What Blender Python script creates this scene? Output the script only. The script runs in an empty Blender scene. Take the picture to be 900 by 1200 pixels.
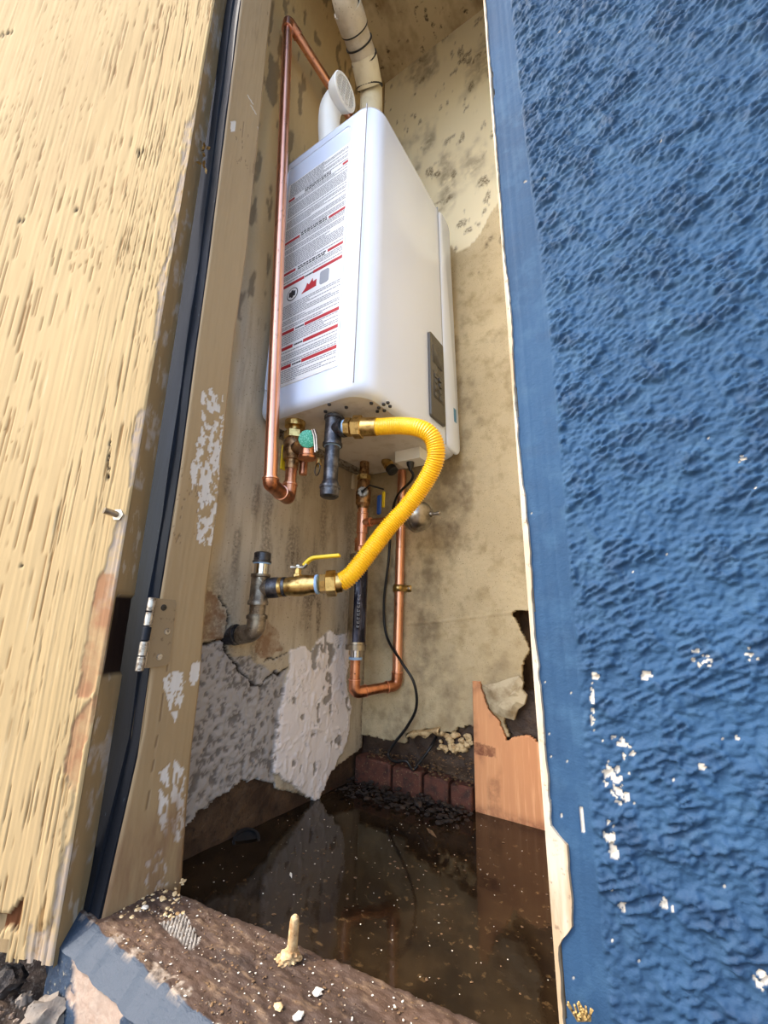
import bpy, math, random
import numpy as np
from mathutils import Vector, Matrix
random.seed(7); rng = np.random.default_rng(7)
C = bpy.context.scene.collection

# ------------------------------------------------------------------ camera, world, sun, exposure
AX = np.array([[0.83783574, 0.54528136, 0.02644826], [0.11451784, -0.22291498, 0.9680881], [-0.53377611, 0.80807001, 0.24921058]])
CP = np.array([0., 0., 0.32574512]); FPX = 499.0813
cd = bpy.data.cameras.new('camera'); cam = bpy.data.objects.new('camera', cd); C.objects.link(cam)
R = Matrix([[AX[0][i], AX[1][i], -AX[2][i]] for i in range(3)])
cam.matrix_world = Matrix.Translation(CP.tolist()) @ R.to_4x4()
cd.sensor_fit = 'VERTICAL'; cd.sensor_height = 36; cd.lens = FPX / 1200 * 36; cd.clip_start = .02
bpy.context.scene.camera = cam
w = bpy.data.worlds.new('sky'); bpy.context.scene.world = w; w.use_nodes = True
nt = w.node_tree; bg = nt.nodes['Background']
sky = nt.nodes.new('ShaderNodeTexSky'); sky.sky_type = 'NISHITA'; sky.sun_disc = False
SUN = Vector((.47, .55, -.69)).normalized()
sky.sun_elevation = math.asin(-SUN.z); sky.sun_rotation = math.atan2(-SUN.x, -SUN.y)
sky.air_density = 1.0; sky.dust_density = 2.5; sky.ozone_density = 1.0
nt.links.new(sky.outputs[0], bg.inputs[0]); bg.inputs[1].default_value = .60
sl = bpy.data.lights.new('sun', 'SUN'); so = bpy.data.objects.new('sun', sl); C.objects.link(so)
sl.energy = 2.8; sl.color = (1, .93, .82); sl.angle = math.radians(.6)
so.rotation_euler = SUN.to_track_quat('-Z', 'Y').to_euler(); so.location = (-2, -2, 4)
vs = bpy.context.scene.view_settings
vs.view_transform = 'Standard'; vs.look = 'None'; vs.gamma = 1; vs.use_curve_mapping = False; vs.exposure = 0.35

# ------------------------------------------------------------------ measuring helpers (pixel -> point on a real plane of the place)
def ray(px): return (px[0]-450)/FPX*AX[0] - (px[1]-600)/FPX*AX[1] + AX[2]
def at(px, a, v):
    r = ray(px); i = 'xyz'.index(a); return CP + r*(v-CP[i])/r[i]
def atd(px, d): return CP + ray(px)*d
def atp(px, P0, n):
    r = ray(px); return CP + r*(np.dot(np.array(P0)-CP, n)/np.dot(r, n))
def zat(x, y, py):
    lo, hi = -.5, 3.
    for _ in range(50):
        m = (lo+hi)/2; d = np.array([x, y, m])-CP
        if 600-FPX*(d@AX[1])/(d@AX[2]) > py: lo = m
        else: hi = m
    return m

# ------------------------------------------------------------------ colours, noise
def S(r, g, b):
    f = lambda c: (c/255/12.92) if c/255 <= .04045 else ((c/255+.055)/1.055)**2.4
    return (f(r), f(g), f(b), 1)
def _h(i, j, s):
    n = (i.astype(np.int64)*374761393 + j.astype(np.int64)*668265263 + s*69069*1013) & 0xffffffff
    n = ((n ^ (n >> 13))*1274126177) & 0xffffffff
    return ((n ^ (n >> 16)) & 0xffffff)/float(0xffffff)
def vn(x, y, s=0):
    i = np.floor(x); j = np.floor(y); fx = x-i; fy = y-j
    fx = fx*fx*fx*(fx*(fx*6-15)+10); fy = fy*fy*fy*(fy*(fy*6-15)+10)
    a = _h(i, j, s); b = _h(i+1, j, s); c = _h(i, j+1, s); d = _h(i+1, j+1, s)
    return (a*(1-fx)+b*fx)*(1-fy)+(c*(1-fx)+d*fx)*fy
def fbm(x, y, s=0, o=4, g=.5):
    t = 0; am = 1; tot = 0
    for k in range(o):
        t = t+am*vn(x*2**k+17.3*k, y*2**k-9.1*k, s+k); tot += am; am *= g
    return t/tot
def inpoly(u, v, poly):
    r = np.zeros(u.shape, bool); n = len(poly)
    for k in range(n):
        x1, y1 = poly[k]; x2, y2 = poly[(k+1) % n]
        if y1 == y2: continue
        c = ((y1 > v) != (y2 > v)) & (u < (x2-x1)*(v-y1)/(y2-y1)+x1)
        r ^= c
    return r
def dline(u, v, pts):
    d = np.full(u.shape, 9.)
    for (x1, y1), (x2, y2) in zip(pts[:-1], pts[1:]):
        L = (x2-x1)**2+(y2-y1)**2+1e-12
        t = np.clip(((u-x1)*(x2-x1)+(v-y1)*(y2-y1))/L, 0, 1)
        d = np.minimum(d, np.hypot(u-x1-t*(x2-x1), v-y1-t*(y2-y1)))
    return d
def sm(x, a, b):
    t = np.clip((x-a)/(b-a), 0, 1); return t*t*(3-2*t)

# ------------------------------------------------------------------ materials
def mat(name, base, rough=.6, metal=0, mott=(), bump=(), attrs=(), coat=0, spec=.5):
    m = bpy.data.materials.new(name); m.use_nodes = True; t = m.node_tree; N = t.nodes; Lk = t.links
    b = N['Principled BSDF']; b.inputs['Metallic'].default_value = metal; b.inputs['Coat Weight'].default_value = coat
    b.inputs['Coat Roughness'].default_value = .12; b.inputs['Specular IOR Level'].default_value = spec
    geo = N.new('ShaderNodeNewGeometry')
    def noise(sc, st=(1, 1, 1), det=5, dist=0):
        mp = N.new('ShaderNodeMapping'); mp.inputs['Scale'].default_value = st
        Lk.new(geo.outputs['Position'], mp.inputs['Vector'])
        n = N.new('ShaderNodeTexNoise'); n.inputs['Scale'].default_value = sc; n.inputs['Detail'].default_value = det
        n.inputs['Roughness'].default_value = .6; n.inputs['Distortion'].default_value = dist
        Lk.new(mp.outputs[0], n.inputs['Vector']); return n.outputs['Fac']
    def ramp(s, lo, hi):
        r = N.new('ShaderNodeMapRange'); r.inputs[1].default_value = lo; r.inputs[2].default_value = hi; r.clamp = True
        Lk.new(s, r.inputs[0]); return r.outputs[0]
    col = N.new('ShaderNodeRGB'); col.outputs[0].default_value = base; cs = col.outputs[0]
    rv = N.new('ShaderNodeValue'); rv.outputs[0].default_value = rough; rs = rv.outputs[0]
    def mixc(a, f, c):
        x = N.new('ShaderNodeMix'); x.data_type = 'RGBA'; Lk.new(f, x.inputs[0]); Lk.new(a, x.inputs[6]); x.inputs[7].default_value = c
        return x.outputs[2]
    for q in mott:
        sc, lo, hi, c = q[:4]; st = q[4] if len(q) > 4 else (1, 1, 1)
        cs = mixc(cs, ramp(noise(sc, st), lo, hi), c)
    for q in attrs:
        a = N.new('ShaderNodeAttribute'); a.attribute_name = q[0]; f = a.outputs['Fac']
        if len(q) > 3 and q[3]:
            mu = N.new('ShaderNodeMath'); mu.operation = 'MULTIPLY'; Lk.new(f, mu.inputs[0]); Lk.new(ramp(noise(q[3], q[4] if len(q) > 4 else (1, 1, 1)), .3, .6), mu.inputs[1]); f = mu.outputs[0]
        cs = mixc(cs, f, q[1])
        if q[2] is not None:
            x = N.new('ShaderNodeMix'); Lk.new(f, x.inputs[0]); Lk.new(rs, x.inputs[2]); x.inputs[3].default_value = q[2]; rs = x.outputs[0]
    Lk.new(cs, b.inputs['Base Color']); Lk.new(rs, b.inputs['Roughness'])
    prev = None
    for q in bump:
        sc, stg, dist = q[:3]; st = q[3] if len(q) > 3 else (1, 1, 1)
        bn = N.new('ShaderNodeBump'); bn.inputs['Strength'].default_value = stg; bn.inputs['Distance'].default_value = dist
        Lk.new(noise(sc, st, 6), bn.inputs['Height'])
        if prev: Lk.new(prev, bn.inputs['Normal'])
        prev = bn.outputs[0]
    if prev: Lk.new(prev, b.inputs['Normal'])
    return m

M = {}
M['stucco'] = mat('blue_stucco', S(38, 66, 94), .7, mott=[(9, .35, .7, S(33, 57, 82)), (60, .5, .75, S(48, 75, 100)), (700, .72, .78, S(80, 104, 124))],
                  bump=[(900, .3, .0008), (170, .35, .0012, (1, 1, 1.5))], attrs=[('deep_blue', S(22, 40, 64), .5, 30), ('chip', S(180, 172, 158), .7)], spec=.15)
M['edge'] = mat('chipped_edge', S(164, 152, 134), .75, mott=[(60, .45, .6, S(140, 120, 94), (1, 1, .15)), (200, .6, .7, S(110, 90, 70))], bump=[(300, .5, .001, (1, 1, .15))])
M['door'] = mat('door_paint', S(172, 148, 108), .85, mott=[(5, .4, .7, S(160, 137, 98), (1, 1, .4)), (120, .62, .72, S(176, 156, 120), (1, 1, .08)), (1.8, .5, .8, S(156, 132, 96))],
                bump=[(160, .25, .001, (1, 1, .06)), (1200, .15, .0004)],
                attrs=[('crack', S(124, 96, 60), .8), ('primer', S(150, 134, 118), .8, 90), ('bare', S(142, 104, 74), .85, 25), ('rot', S(84, 50, 28), .9), ('spot', S(46, 34, 26), .9)], spec=.12)
M['door_edge'] = mat('door_edge_paint', S(138, 115, 80), .6, mott=[(30, .45, .7, S(150, 124, 86), (1, 1, .2)), (70, .6, .66, S(166, 152, 132), (1, 1, .3))],
                     bump=[(120, .4, .001, (1, 1, .1))], attrs=[('dark', S(34, 20, 12), .45), ('primer', S(160, 148, 134), .8, 80)])
M['jamb'] = mat('jamb_paint', S(150, 127, 92), .65, mott=[(7, .4, .7, S(138, 115, 82), (1, 1, .3)), (40, .62, .8, S(116, 93, 64), (1, 1, .15))],
                bump=[(160, .3, .0008, (1, 1, .06))], attrs=[('chip', S(190, 184, 176), .8), ('wood', S(120, 92, 64), .85, 60, (1, 1, .2)), ('crack', S(104, 82, 56), .8)])
M['navy'] = mat('navy_paint', S(13, 17, 24), .6, mott=[(30, .45, .7, S(18, 26, 38), (1, 1, .2)), (200, .70, .76, S(80, 90, 100), (1, 1, .3))], bump=[(200, .3, .0008, (1, 1, .2))], spec=.25)
M['wallL'] = mat('side_wall_plaster', S(190, 178, 156), .75,
                 mott=[(4, .4, .65, S(158, 142, 116), (1, 1, .5)), (22, .5, .8, S(146, 131, 108), (1, 2, .22)), (260, .62, .7, S(100, 88, 72))],
                 bump=[(380, .35, .001), (60, .35, .002)],
                 attrs=[('tan', S(184, 158, 112), .6), ('conc', S(158, 154, 152), .9, 0), ('patch', S(226, 218, 214), .8), ('pit_shade', S(84, 78, 74), .9), ('dirt_and_corner', S(70, 58, 46), .9, 160), ('crack', S(40, 32, 26), .9), ('brown', S(124, 88, 58), .9, 40)])
M['wallB'] = mat('back_wall_render', S(208, 190, 152), .85,
                 mott=[(3, .4, .7, S(178, 160, 124)), (30, .5, .8, S(160, 140, 102)), (500, .6, .68, S(132, 112, 80))],
                 bump=[(600, .5, .0012), (50, .3, .002)],
                 attrs=[('cream', S(236, 224, 188), .6), ('stain', S(120, 104, 80), .8, 30), ('mark', S(120, 104, 78), .8, 160)])
M['ceil'] = mat('ceiling_paint', S(196, 180, 146), .7, mott=[(6, .45, .62, S(128, 104, 70), (1, .6, 1)), (40, .6, .7, S(70, 54, 38))], bump=[(60, .4, .003)])
M['base'] = mat('wet_footing', S(52, 36, 26), .55, mott=[(20, .4, .7, S(86, 66, 48)), (140, .55, .7, S(30, 20, 14))], bump=[(90, .7, .004)])
M['mud'] = mat('mud', S(30, 21, 15), .7, mott=[(60, .5, .7, S(60, 44, 30))], bump=[(120, .8, .004)])
M['water'] = mat('standing_water', S(26, 18, 11), .06, mott=[(14, .42, .75, S(50, 38, 24)), (90, .60, .72, S(78, 60, 38))], bump=[(7, .05, .01)], spec=.3)
M['float'] = mat('pale_fleck', S(214, 206, 190), .8)
M['floatbrown'] = mat('brown_fleck', S(120, 92, 60), .8, mott=[(200, .4, .6, S(70, 50, 34))])
M['sill'] = mat('rotten_sill_wood', S(78, 57, 42), .75, mott=[(18, .4, .65, S(48, 33, 24), (.4, 1, 1)), (90, .55, .7, S(110, 88, 66), (.3, 1, 1)), (420, .66, .72, S(190, 176, 150))],
                bump=[(120, .6, .003, (.3, 1, 1)), (600, .5, .001)], attrs=[('blue', S(30, 46, 62), .6), ('white', S(140, 126, 110), .85, 200), ('grey', S(190, 184, 172), .8)])
M['soil'] = mat('dirt', S(124, 104, 86), .9, mott=[(60, .4, .6, S(74, 58, 46)), (220, .55, .65, S(150, 136, 120))], bump=[(150, .8, .004)])
M['stone'] = mat('stone', S(120, 110, 98), .8, mott=[(70, .4, .65, S(110, 98, 86)), (300, .6, .7, S(80, 70, 62))], bump=[(160, .6, .002)])
M['concrete'] = mat('yard_concrete', S(150, 142, 130), .9, mott=[(4, .4, .7, S(120, 112, 100))], bump=[(60, .4, .003)])
M['white'] = mat('white_enamel', S(222, 234, 255), .16, mott=[(3, .4, .8, S(217, 229, 252))], coat=.3)
M['whiteg'] = mat('white_enamel_base', S(206, 202, 196), .35, mott=[(30, .5, .7, S(180, 172, 160))])
M['whiteplastic'] = mat('white_plastic', S(228, 228, 222), .4)
M['seam'] = mat('seam_grey', S(150, 154, 162), .5)  # plain grey of the panel joints and the printed tank symbol
M['labelpaper'] = mat('label_film', S(232, 232, 232), .35)
M['ink'] = mat('grey_ink', S(150, 152, 156), .6); M['inkdark'] = mat('black_ink', S(50, 50, 54), .6)
M['red'] = mat('red_ink', S(176, 34, 44), .5); M['blueink'] = mat('blue_ink', S(70, 130, 170), .5)
M['black'] = mat('black_plastic', S(26, 26, 27), .35); M['darkgrey'] = mat('dark_grey_panel', S(84, 80, 72), .25)
M['screen'] = mat('dark_display', S(42, 40, 38), .12)
M['copper'] = mat('copper', S(238, 180, 150), .3, 1, mott=[(14, .45, .7, S(214, 146, 116), (1, 1, .3)), (90, .6, .75, S(150, 98, 78), (1, 1, .5))], bump=[(200, .1, .0005)])
M['copperdark'] = mat('aged_copper', S(214, 150, 116), .34, 1, mott=[(24, .42, .66, S(150, 98, 72)), (160, .6, .7, S(70, 50, 40))], bump=[(200, .15, .0005)])
M['brass'] = mat('brass', S(206, 176, 112), .3, 1, mott=[(90, .45, .7, S(140, 108, 62))], bump=[(300, .2, .0006)])
M['bronze'] = mat('cast_bronze', S(176, 138, 98), .4, 1, mott=[(80, .45, .65, S(96, 70, 48))], bump=[(400, .4, .0008)])
M['iron'] = mat('black_iron', S(70, 70, 74), .38, .85, mott=[(60, .45, .7, S(120, 120, 124)), (260, .62, .7, S(40, 38, 38))], bump=[(350, .35, .0008)])
M['galv'] = mat('galvanised_iron', S(150, 138, 120), .42, .8, mott=[(50, .42, .65, S(96, 84, 70)), (220, .6, .7, S(190, 180, 162))], bump=[(300, .35, .0008)])
M['steel'] = mat('brushed_steel', S(168, 160, 148), .3, 1, mott=[(40, .45, .7, S(120, 112, 100))])
M['chrome'] = mat('chrome', S(200, 202, 206), .1, 1)
M['filterdark'] = mat('dark_film_wrap', S(24, 26, 44), .12, .6, mott=[(60, .5, .62, S(70, 74, 96), (1, 1, .3))])
M['tape'] = mat('pale_blue_sealant', S(150, 182, 216), .6)
M['yellow'] = mat('yellow_coating', S(244, 190, 28), .32, mott=[(40, .5, .8, S(232, 172, 24))], coat=.2)
M['yellowhandle'] = mat('yellow_vinyl', S(238, 206, 40), .35); M['bluehandle'] = mat('blue_vinyl', S(28, 66, 130), .4)
M['green'] = mat('green_disc', S(40, 148, 116), .45, mott=[(400, .5, .6, S(110, 190, 160))])
M['pvc'] = mat('grey_pvc', S(196, 186, 166), .45, mott=[(30, .45, .75, S(170, 158, 134)), (220, .64, .7, S(90, 80, 66))])
M['pvccream'] = mat('cream_pvc', S(216, 206, 176), .45, mott=[(40, .5, .8, S(196, 182, 150))])
M['rubber'] = mat('black_rubber', S(18, 18, 20), .45)
M['ply'] = mat('plywood', S(214, 152, 104), .7, mott=[(14, .4, .7, S(196, 134, 90), (1, 1, .15)), (160, .5, .75, S(226, 170, 122), (1, 1, .06))], bump=[(300, .3, .0006, (1, 1, .08))], attrs=[('stain', S(130, 78, 50), .7, 60)])
M['cavity'] = mat('dark_old_timber', S(58, 40, 26), .9, mott=[(40, .45, .65, S(96, 70, 44), (1, 1, .3))], bump=[(90, .8, .004)])
M['lightwood'] = mat('pale_timber', S(206, 170, 132), .75, mott=[(20, .5, .65, S(150, 110, 76)), (90, .6, .66, S(90, 60, 40))], bump=[(90, .4, .002)])
M['chunk'] = mat('broken_plaster', S(186, 172, 142), .85, mott=[(30, .45, .65, S(140, 122, 92))], bump=[(80, .6, .003)])
M['brick'] = mat('wet_red_brick', S(88, 48, 34), .75, mott=[(60, .45, .65, S(54, 30, 22)), (240, .6, .7, S(140, 110, 80))], bump=[(160, .6, .002)])
M['rust'] = mat('rusty_pin', S(186, 160, 118), .7, .0, mott=[(90, .4, .6, S(140, 106, 66)), (300, .6, .7, S(90, 64, 40))], bump=[(200, .6, .001)])
M['hingeleaf'] = mat('painted_hinge_leaf', S(128, 108, 80), .5, mott=[(120, .6, .7, S(96, 76, 52))], bump=[(300, .3, .0006)])
M['hingesteel'] = mat('hinge_steel', S(176, 172, 166), .35, .8, mott=[(160, .45, .6, S(110, 100, 90))])
M['tanflake'] = mat('tan_flake', S(206, 180, 134), .8, mott=[(90, .5, .65, S(150, 118, 76))])
M['leaf'] = mat('dry_leaf', S(150, 122, 70), .8, mott=[(200, .5, .65, S(80, 60, 34))])

# ------------------------------------------------------------------ mesh helpers
class MB:
    def __init__(s): s.v = []; s.f = []; s.n = 0
    def add(s, v, f):
        v = np.asarray(v, float); s.v.append(v); s.f += [tuple(i+s.n for i in q) for q in f]; s.n += len(v); return s
    def box(s, a, b, R=None, o=None):
        p = np.array([[x, y, z] for x in (a[0], b[0]) for y in (a[1], b[1]) for z in (a[2], b[2])], float)
        if R is not None: p = p@np.array(R).T
        if o is not None: p = p+np.array(o)
        return s.add(p, [(0, 1, 3, 2), (4, 6, 7, 5), (0, 4, 5, 1), (2, 3, 7, 6), (0, 2, 6, 4), (1, 5, 7, 3)])
    def lathe(s, p0, d, prof, seg=24, ph=0, cap=True):
        d = np.array(d, float); d /= np.linalg.norm(d); a = np.cross(d, [0, 0, 1] if abs(d[2]) < .9 else [1, 0, 0]); a /= np.linalg.norm(a); b = np.cross(d, a)
        p0 = np.array(p0, float); V = []
        for t, r in prof:
            for k in range(seg):
                g = 2*math.pi*k/seg+ph; V.append(p0+d*t+(a*math.cos(g)+b*math.sin(g))*r)
        F = [(i*seg+k, i*seg+(k+1) % seg, (i+1)*seg+(k+1) % seg, (i+1)*seg+k) for i in range(len(prof)-1) for k in range(seg)]
        if cap: F += [tuple(range(seg))[::-1], tuple((len(prof)-1)*seg+k for k in range(seg))]
        return s.add(V, F)
    def tube(s, pts, r, seg=20, cap=True):
        P = np.array(pts, float); n = len(P); T = np.gradient(P, axis=0); T /= np.linalg.norm(T, axis=1)[:, None]
        rr = np.full(n, r) if np.isscalar(r) else np.array(r)
        a = np.cross(T[0], [0, 0, 1] if abs(T[0][2]) < .9 else [1, 0, 0]); a /= np.linalg.norm(a); V = []
        for i in range(n):
            a = a-T[i]*(a@T[i]); a /= np.linalg.norm(a); b = np.cross(T[i], a)
            for k in range(seg):
                g = 2*math.pi*k/seg; V.append(P[i]+(a*math.cos(g)+b*math.sin(g))*rr[i])
        F = [(i*seg+k, i*seg+(k+1) % seg, (i+1)*seg+(k+1) % seg, (i+1)*seg+k) for i in range(n-1) for k in range(seg)]
        if cap: F += [tuple(range(seg))[::-1], tuple((n-1)*seg+k for k in range(seg))]
        return s.add(V, F)
    def prism(s, poly, d):          # poly: 3D points, d: thickness vector
        P = np.array(poly, float); n = len(P); V = np.concatenate([P, P+np.array(d)])
        return s.add(V, [tuple(range(n))[::-1], tuple(range(n, 2*n))]+[(k, (k+1) % n, n+(k+1) % n, n+k) for k in range(n)])
    def rock(s, c, r, seed=0, flat=1.0, sub=1):
        t = (1+5**.5)/2
        v = np.array([(-1, t, 0), (1, t, 0), (-1, -t, 0), (1, -t, 0), (0, -1, t), (0, 1, t), (0, -1, -t), (0, 1, -t), (t, 0, -1), (t, 0, 1), (-t, 0, -1), (-t, 0, 1)])
        f = [(0, 11, 5), (0, 5, 1), (0, 1, 7), (0, 7, 10), (0, 10, 11), (1, 5, 9), (5, 11, 4), (11, 10, 2), (10, 7, 6), (7, 1, 8), (3, 9, 4), (3, 4, 2), (3, 2, 6), (3, 6, 8), (3, 8, 9), (4, 9, 5), (2, 4, 11), (6, 2, 10), (8, 6, 7), (9, 8, 1)]
        v = v/np.linalg.norm(v, axis=1)[:, None]
        for _ in range(sub):
            v = list(map(tuple, v)); cache = {}; nf = []
            def mid(a, b):
                k = (min(a, b), max(a, b))
                if k not in cache:
                    m = (np.array(v[a])+np.array(v[b]))/2; m /= np.linalg.norm(m); v.append(tuple(m)); cache[k] = len(v)-1
                return cache[k]
            for a, b, c_ in f:
                x, y, z = mid(a, b), mid(b, c_), mid(c_, a); nf += [(a, x, z), (b, y, x), (c_, z, y), (x, y, z)]
            f = nf; v = np.array(v)
        R_ = random.Random(seed); q = np.array([R_.uniform(.7, 1.25) for _ in range(len(v))])[:, None]
        A = np.array([[R_.uniform(.7, 1.3), 0, 0], [0, R_.uniform(.7, 1.3), 0], [0, 0, R_.uniform(.6, 1)*flat]])
        g = R_.uniform(0, 6.3); Rz = np.array([[math.cos(g), -math.sin(g), 0], [math.sin(g), math.cos(g), 0], [0, 0, 1]])
        return s.add((v*q)@A@Rz.T*r+np.array(c), f)
    def build(s, name, m, parent=None, angle=35, kind=None, label=None):
        v = np.concatenate(s.v); o_ = (v.min(0)+v.max(0))/2
        me = bpy.data.meshes.new(name); me.from_pydata((v-o_).tolist(), [], s.f); me.update()
        me.materials.append(m)
        import bmesh
        bm = bmesh.new(); bm.from_mesh(me); bmesh.ops.recalc_face_normals(bm, faces=bm.faces); bm.to_mesh(me); bm.free()
        if angle:
            me.shade_smooth(); me.set_sharp_from_angle(angle=math.radians(angle))
        o = bpy.data.objects.new(name, me); C.objects.link(o); o.location = o_.tolist()
        if parent: put(o, parent)
        if kind: o['kind'] = kind
        if label: o['label'] = label
        return o
def wloc(o):
    l = Vector(o.location)
    while o.parent: o = o.parent; l += Vector(o.location)
    return l
def put(o, parent):
    pl = wloc(parent); o.parent = parent; o.location = Vector(o.location)-pl
def tag(o, label=None, cat=None, group=None, kind=None):
    if label: o['label'] = label
    if cat: o['category'] = cat
    if group: o['group'] = group
    if kind: o['kind'] = kind
    return o
def thing(name, loc, label, cat, group=None):
    o = bpy.data.objects.new(name, None); C.objects.link(o); o.location = [float(q) for q in loc]; o.empty_display_size = .02
    return tag(o, label, cat, group)
def catmull(pts, n=12):
    P = [np.array(p, float) for p in pts]; P = [2*P[0]-P[1]]+P+[2*P[-1]-P[-2]]; out = []
    for i in range(1, len(P)-2):
        for k in range(n):
            t = k/n; a, b, c, d = P[i-1:i+3]
            out.append(.5*((2*b)+(-a+c)*t+(2*a-5*b+4*c-d)*t*t+(-a+3*b-3*c+d)*t**3))
    out.append(P[-2]); return np.array(out)
def fillet(pts, r, n=8):
    P = [np.array(p, float) for p in pts]; out = [P[0]]
    for i in range(1, len(P)-1):
        a = P[i-1]-P[i]; b = P[i+1]-P[i]; la, lb = np.linalg.norm(a), np.linalg.norm(b); q = min(r, la*.49, lb*.49)
        A = P[i]+a/la*q; B = P[i]+b/lb*q
        for k in range(n+1):
            t = k/n; out.append((1-t)**2*A+2*t*(1-t)*P[i]+t*t*B)
    out.append(P[-1]); return np.array(out)
def grid(name, us, vs_, fn, disp, m, masks={}, keep=None, parent=None, nrm=(0, -1, 0), thick=0, kind='structure', smooth=True):
    U, V = np.meshgrid(us, vs_, indexing='ij'); P = fn(U, V)+np.array(nrm)*np.asarray(disp)[..., None]
    nu, nv = U.shape; idx = np.arange(nu*nv).reshape(nu, nv)
    q = np.stack([idx[:-1, :-1], idx[1:, :-1], idx[1:, 1:], idx[:-1, 1:]], -1).reshape(-1, 4)
    if keep is not None:
        k = keep[:-1, :-1] & keep[1:, :-1] & keep[1:, 1:] & keep[:-1, 1:]; q = q[k.ravel()]
    P = P.reshape(-1, 3)
    a, b, c = P[q[0, 0]], P[q[0, 1]], P[q[0, 3]]
    if np.dot(np.cross(b-a, c-a), nrm) < 0: q = q[:, ::-1]
    o_ = (P.min(0)+P.max(0))/2
    if keep is not None:
        used = np.unique(q); re = np.full(len(P), -1); re[used] = np.arange(len(used)); q = re[q]
    else: used = np.arange(len(P))
    Pu = P[used]-o_
    me = bpy.data.meshes.new(name); me.vertices.add(len(Pu)); me.vertices.foreach_set('co', Pu.ravel().astype(np.float32))
    me.loops.add(q.size); me.loops.foreach_set('vertex_index', q.ravel().astype(np.int32))
    me.polygons.add(len(q)); me.polygons.foreach_set('loop_start', np.arange(0, q.size, 4, dtype=np.int32))
    me.update(calc_edges=True); me.validate()
    if smooth: me.shade_smooth()
    for kx, mv in masks.items():
        at_ = me.attributes.new(kx, 'FLOAT', 'POINT'); at_.data.foreach_set('value', np.asarray(mv, float).reshape(-1)[used].astype(np.float32))
    me.materials.append(m); o = bpy.data.objects.new(name, me); C.objects.link(o); o.location = o_.tolist()
    if thick:
        s_ = o.modifiers.new('thickness', 'SOLIDIFY'); s_.thickness = thick; s_.offset = -1
    if parent: put(o, parent)
    if kind and not parent: o['kind'] = kind
    return o
def struct(name, mb, m, angle=35): return tag(mb.build(name, m, None, angle), kind='structure')
def P2(pxs, a, v, ua, va):      # polygon from photograph positions, as (u, v) on a plane
    i, j = 'xyz'.index(ua), 'xyz'.index(va); return [(at(q, a, v)[i], at(q, a, v)[j]) for q in pxs]

FY = .31           # facade plane
XW = -.652         # side wall plane
YB = .9156         # back wall plane
ZC = 2.234
WZ = -.03          # water level

# ================================================================== SETTING
# ---- blue stucco wall, right of the opening
us = np.concatenate([np.arange(-.0925, .13, .0009), np.arange(.1325, .38, .003), np.arange(.40, 1.5, .04)])
vs_ = np.concatenate([np.arange(-.16, .06, .008), np.arange(.06, 1.03, .0010), np.arange(1.034, 1.6, .0035), np.arange(1.63, 2.6, .05)])
U, V = np.meshgrid(us, vs_, indexing='ij')
band = 1-sm(U+.0022*np.sin(V*9), -.066, -.060)+0*V        # trowelled smooth band along the edge
wx = U+.003*fbm(U*60, V*60, 5); wy = V+.003*fbm(U*60+9, V*60, 6)
a_ = (wx*.8+wy*.35); b_ = (-wx*.5+wy)
n1 = fbm(a_*270, b_*400, 11, 3, .55); n2 = fbm(U*60, V*75, 13, 3); n3 = fbm(a_*95, b_*230, 19, 3)
rough_ = .0013*sm(n1, .3, .75)+.0022*(1-np.abs(n3-.5)*5).clip(0, 1)*sm(n2, .42, .6)+.0016*n2
groove = .0003*fbm(U*500, V*3, 21, 2)+.00010*np.sin(U*900)*fbm(U*10, V*4, 22, 2)
disp = np.where(band > .5, .0006+groove, rough_*(.25+.75*(1-band)))*sm(1.6-V, 0, .1)*sm(.38-U, 0, .08)
edgen = .0016*fbm(V*60, V*0, 31, 4)+.002*sm(fbm(V*14, V*0, 32, 2), .55, .75)
ch = np.zeros(U.shape)
nz = fbm(U*420, V*420, 41, 3)
for (q, r, th) in [(((690, 900),), .006, .5), (((735, 790),), .003, .45), (((800, 770),), .005, .55), (((690, 905), (700, 925)), .005, .5), (((752, 1045),), .004, .52), (((862, 1135), (880, 1150)), .004, .5),
                   (((686, 960), (690, 990)), .003, .5), (((675, 790),), .0025, .45), (((797, 893),), .0016, .3), (((654, 940), (656, 965)), .001, .1), (((700, 860), (712, 880)), .004, .6), (((632, 215),), .001, .2), (((609, 217),), .001, .2),
                   (((653, 40),), .0015, .3), (((860, 768),), .003, .62), (((845, 865),), .003, .6), (((850, 540),), .003, .62), (((770, 170),), .002, .62), (((700, 1050),), .0022, .5), (((670, 800), (672, 850)), .0012, .55)]:
    pl = P2(q, 'y', FY, 'x', 'z'); pl = pl+[(pl[0][0]+.0003, pl[0][1])] if len(pl) == 1 else pl
    ch = np.maximum(ch, (dline(U, V, pl) < r) & (nz > th))
ch = np.maximum(ch, (vn(U*800, V*800, 77) > .993) & (V < .45))
disp = disp-.0012*ch
deep_blue = sm(n2, .5, .8)*.5+.4*sm(.35-V, 0, .3)  # blotchy darker blue, stronger towards the bottom
XE = lambda z: -.0765-.0155*(z-.11)/.87
LEAN = lambda z: XE(z)+.0925
keep = U > -.0925+edgen
grid('wall_front', us, vs_, lambda u, v: np.stack([u+LEAN(v)*np.clip(1-(u+.0925)/.3, 0, 1), np.full(u.shape, FY), v], -1), disp, M['stucco'], {'chip': ch, 'deep_blue': deep_blue*(1-band*.6)}, keep=keep)
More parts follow.
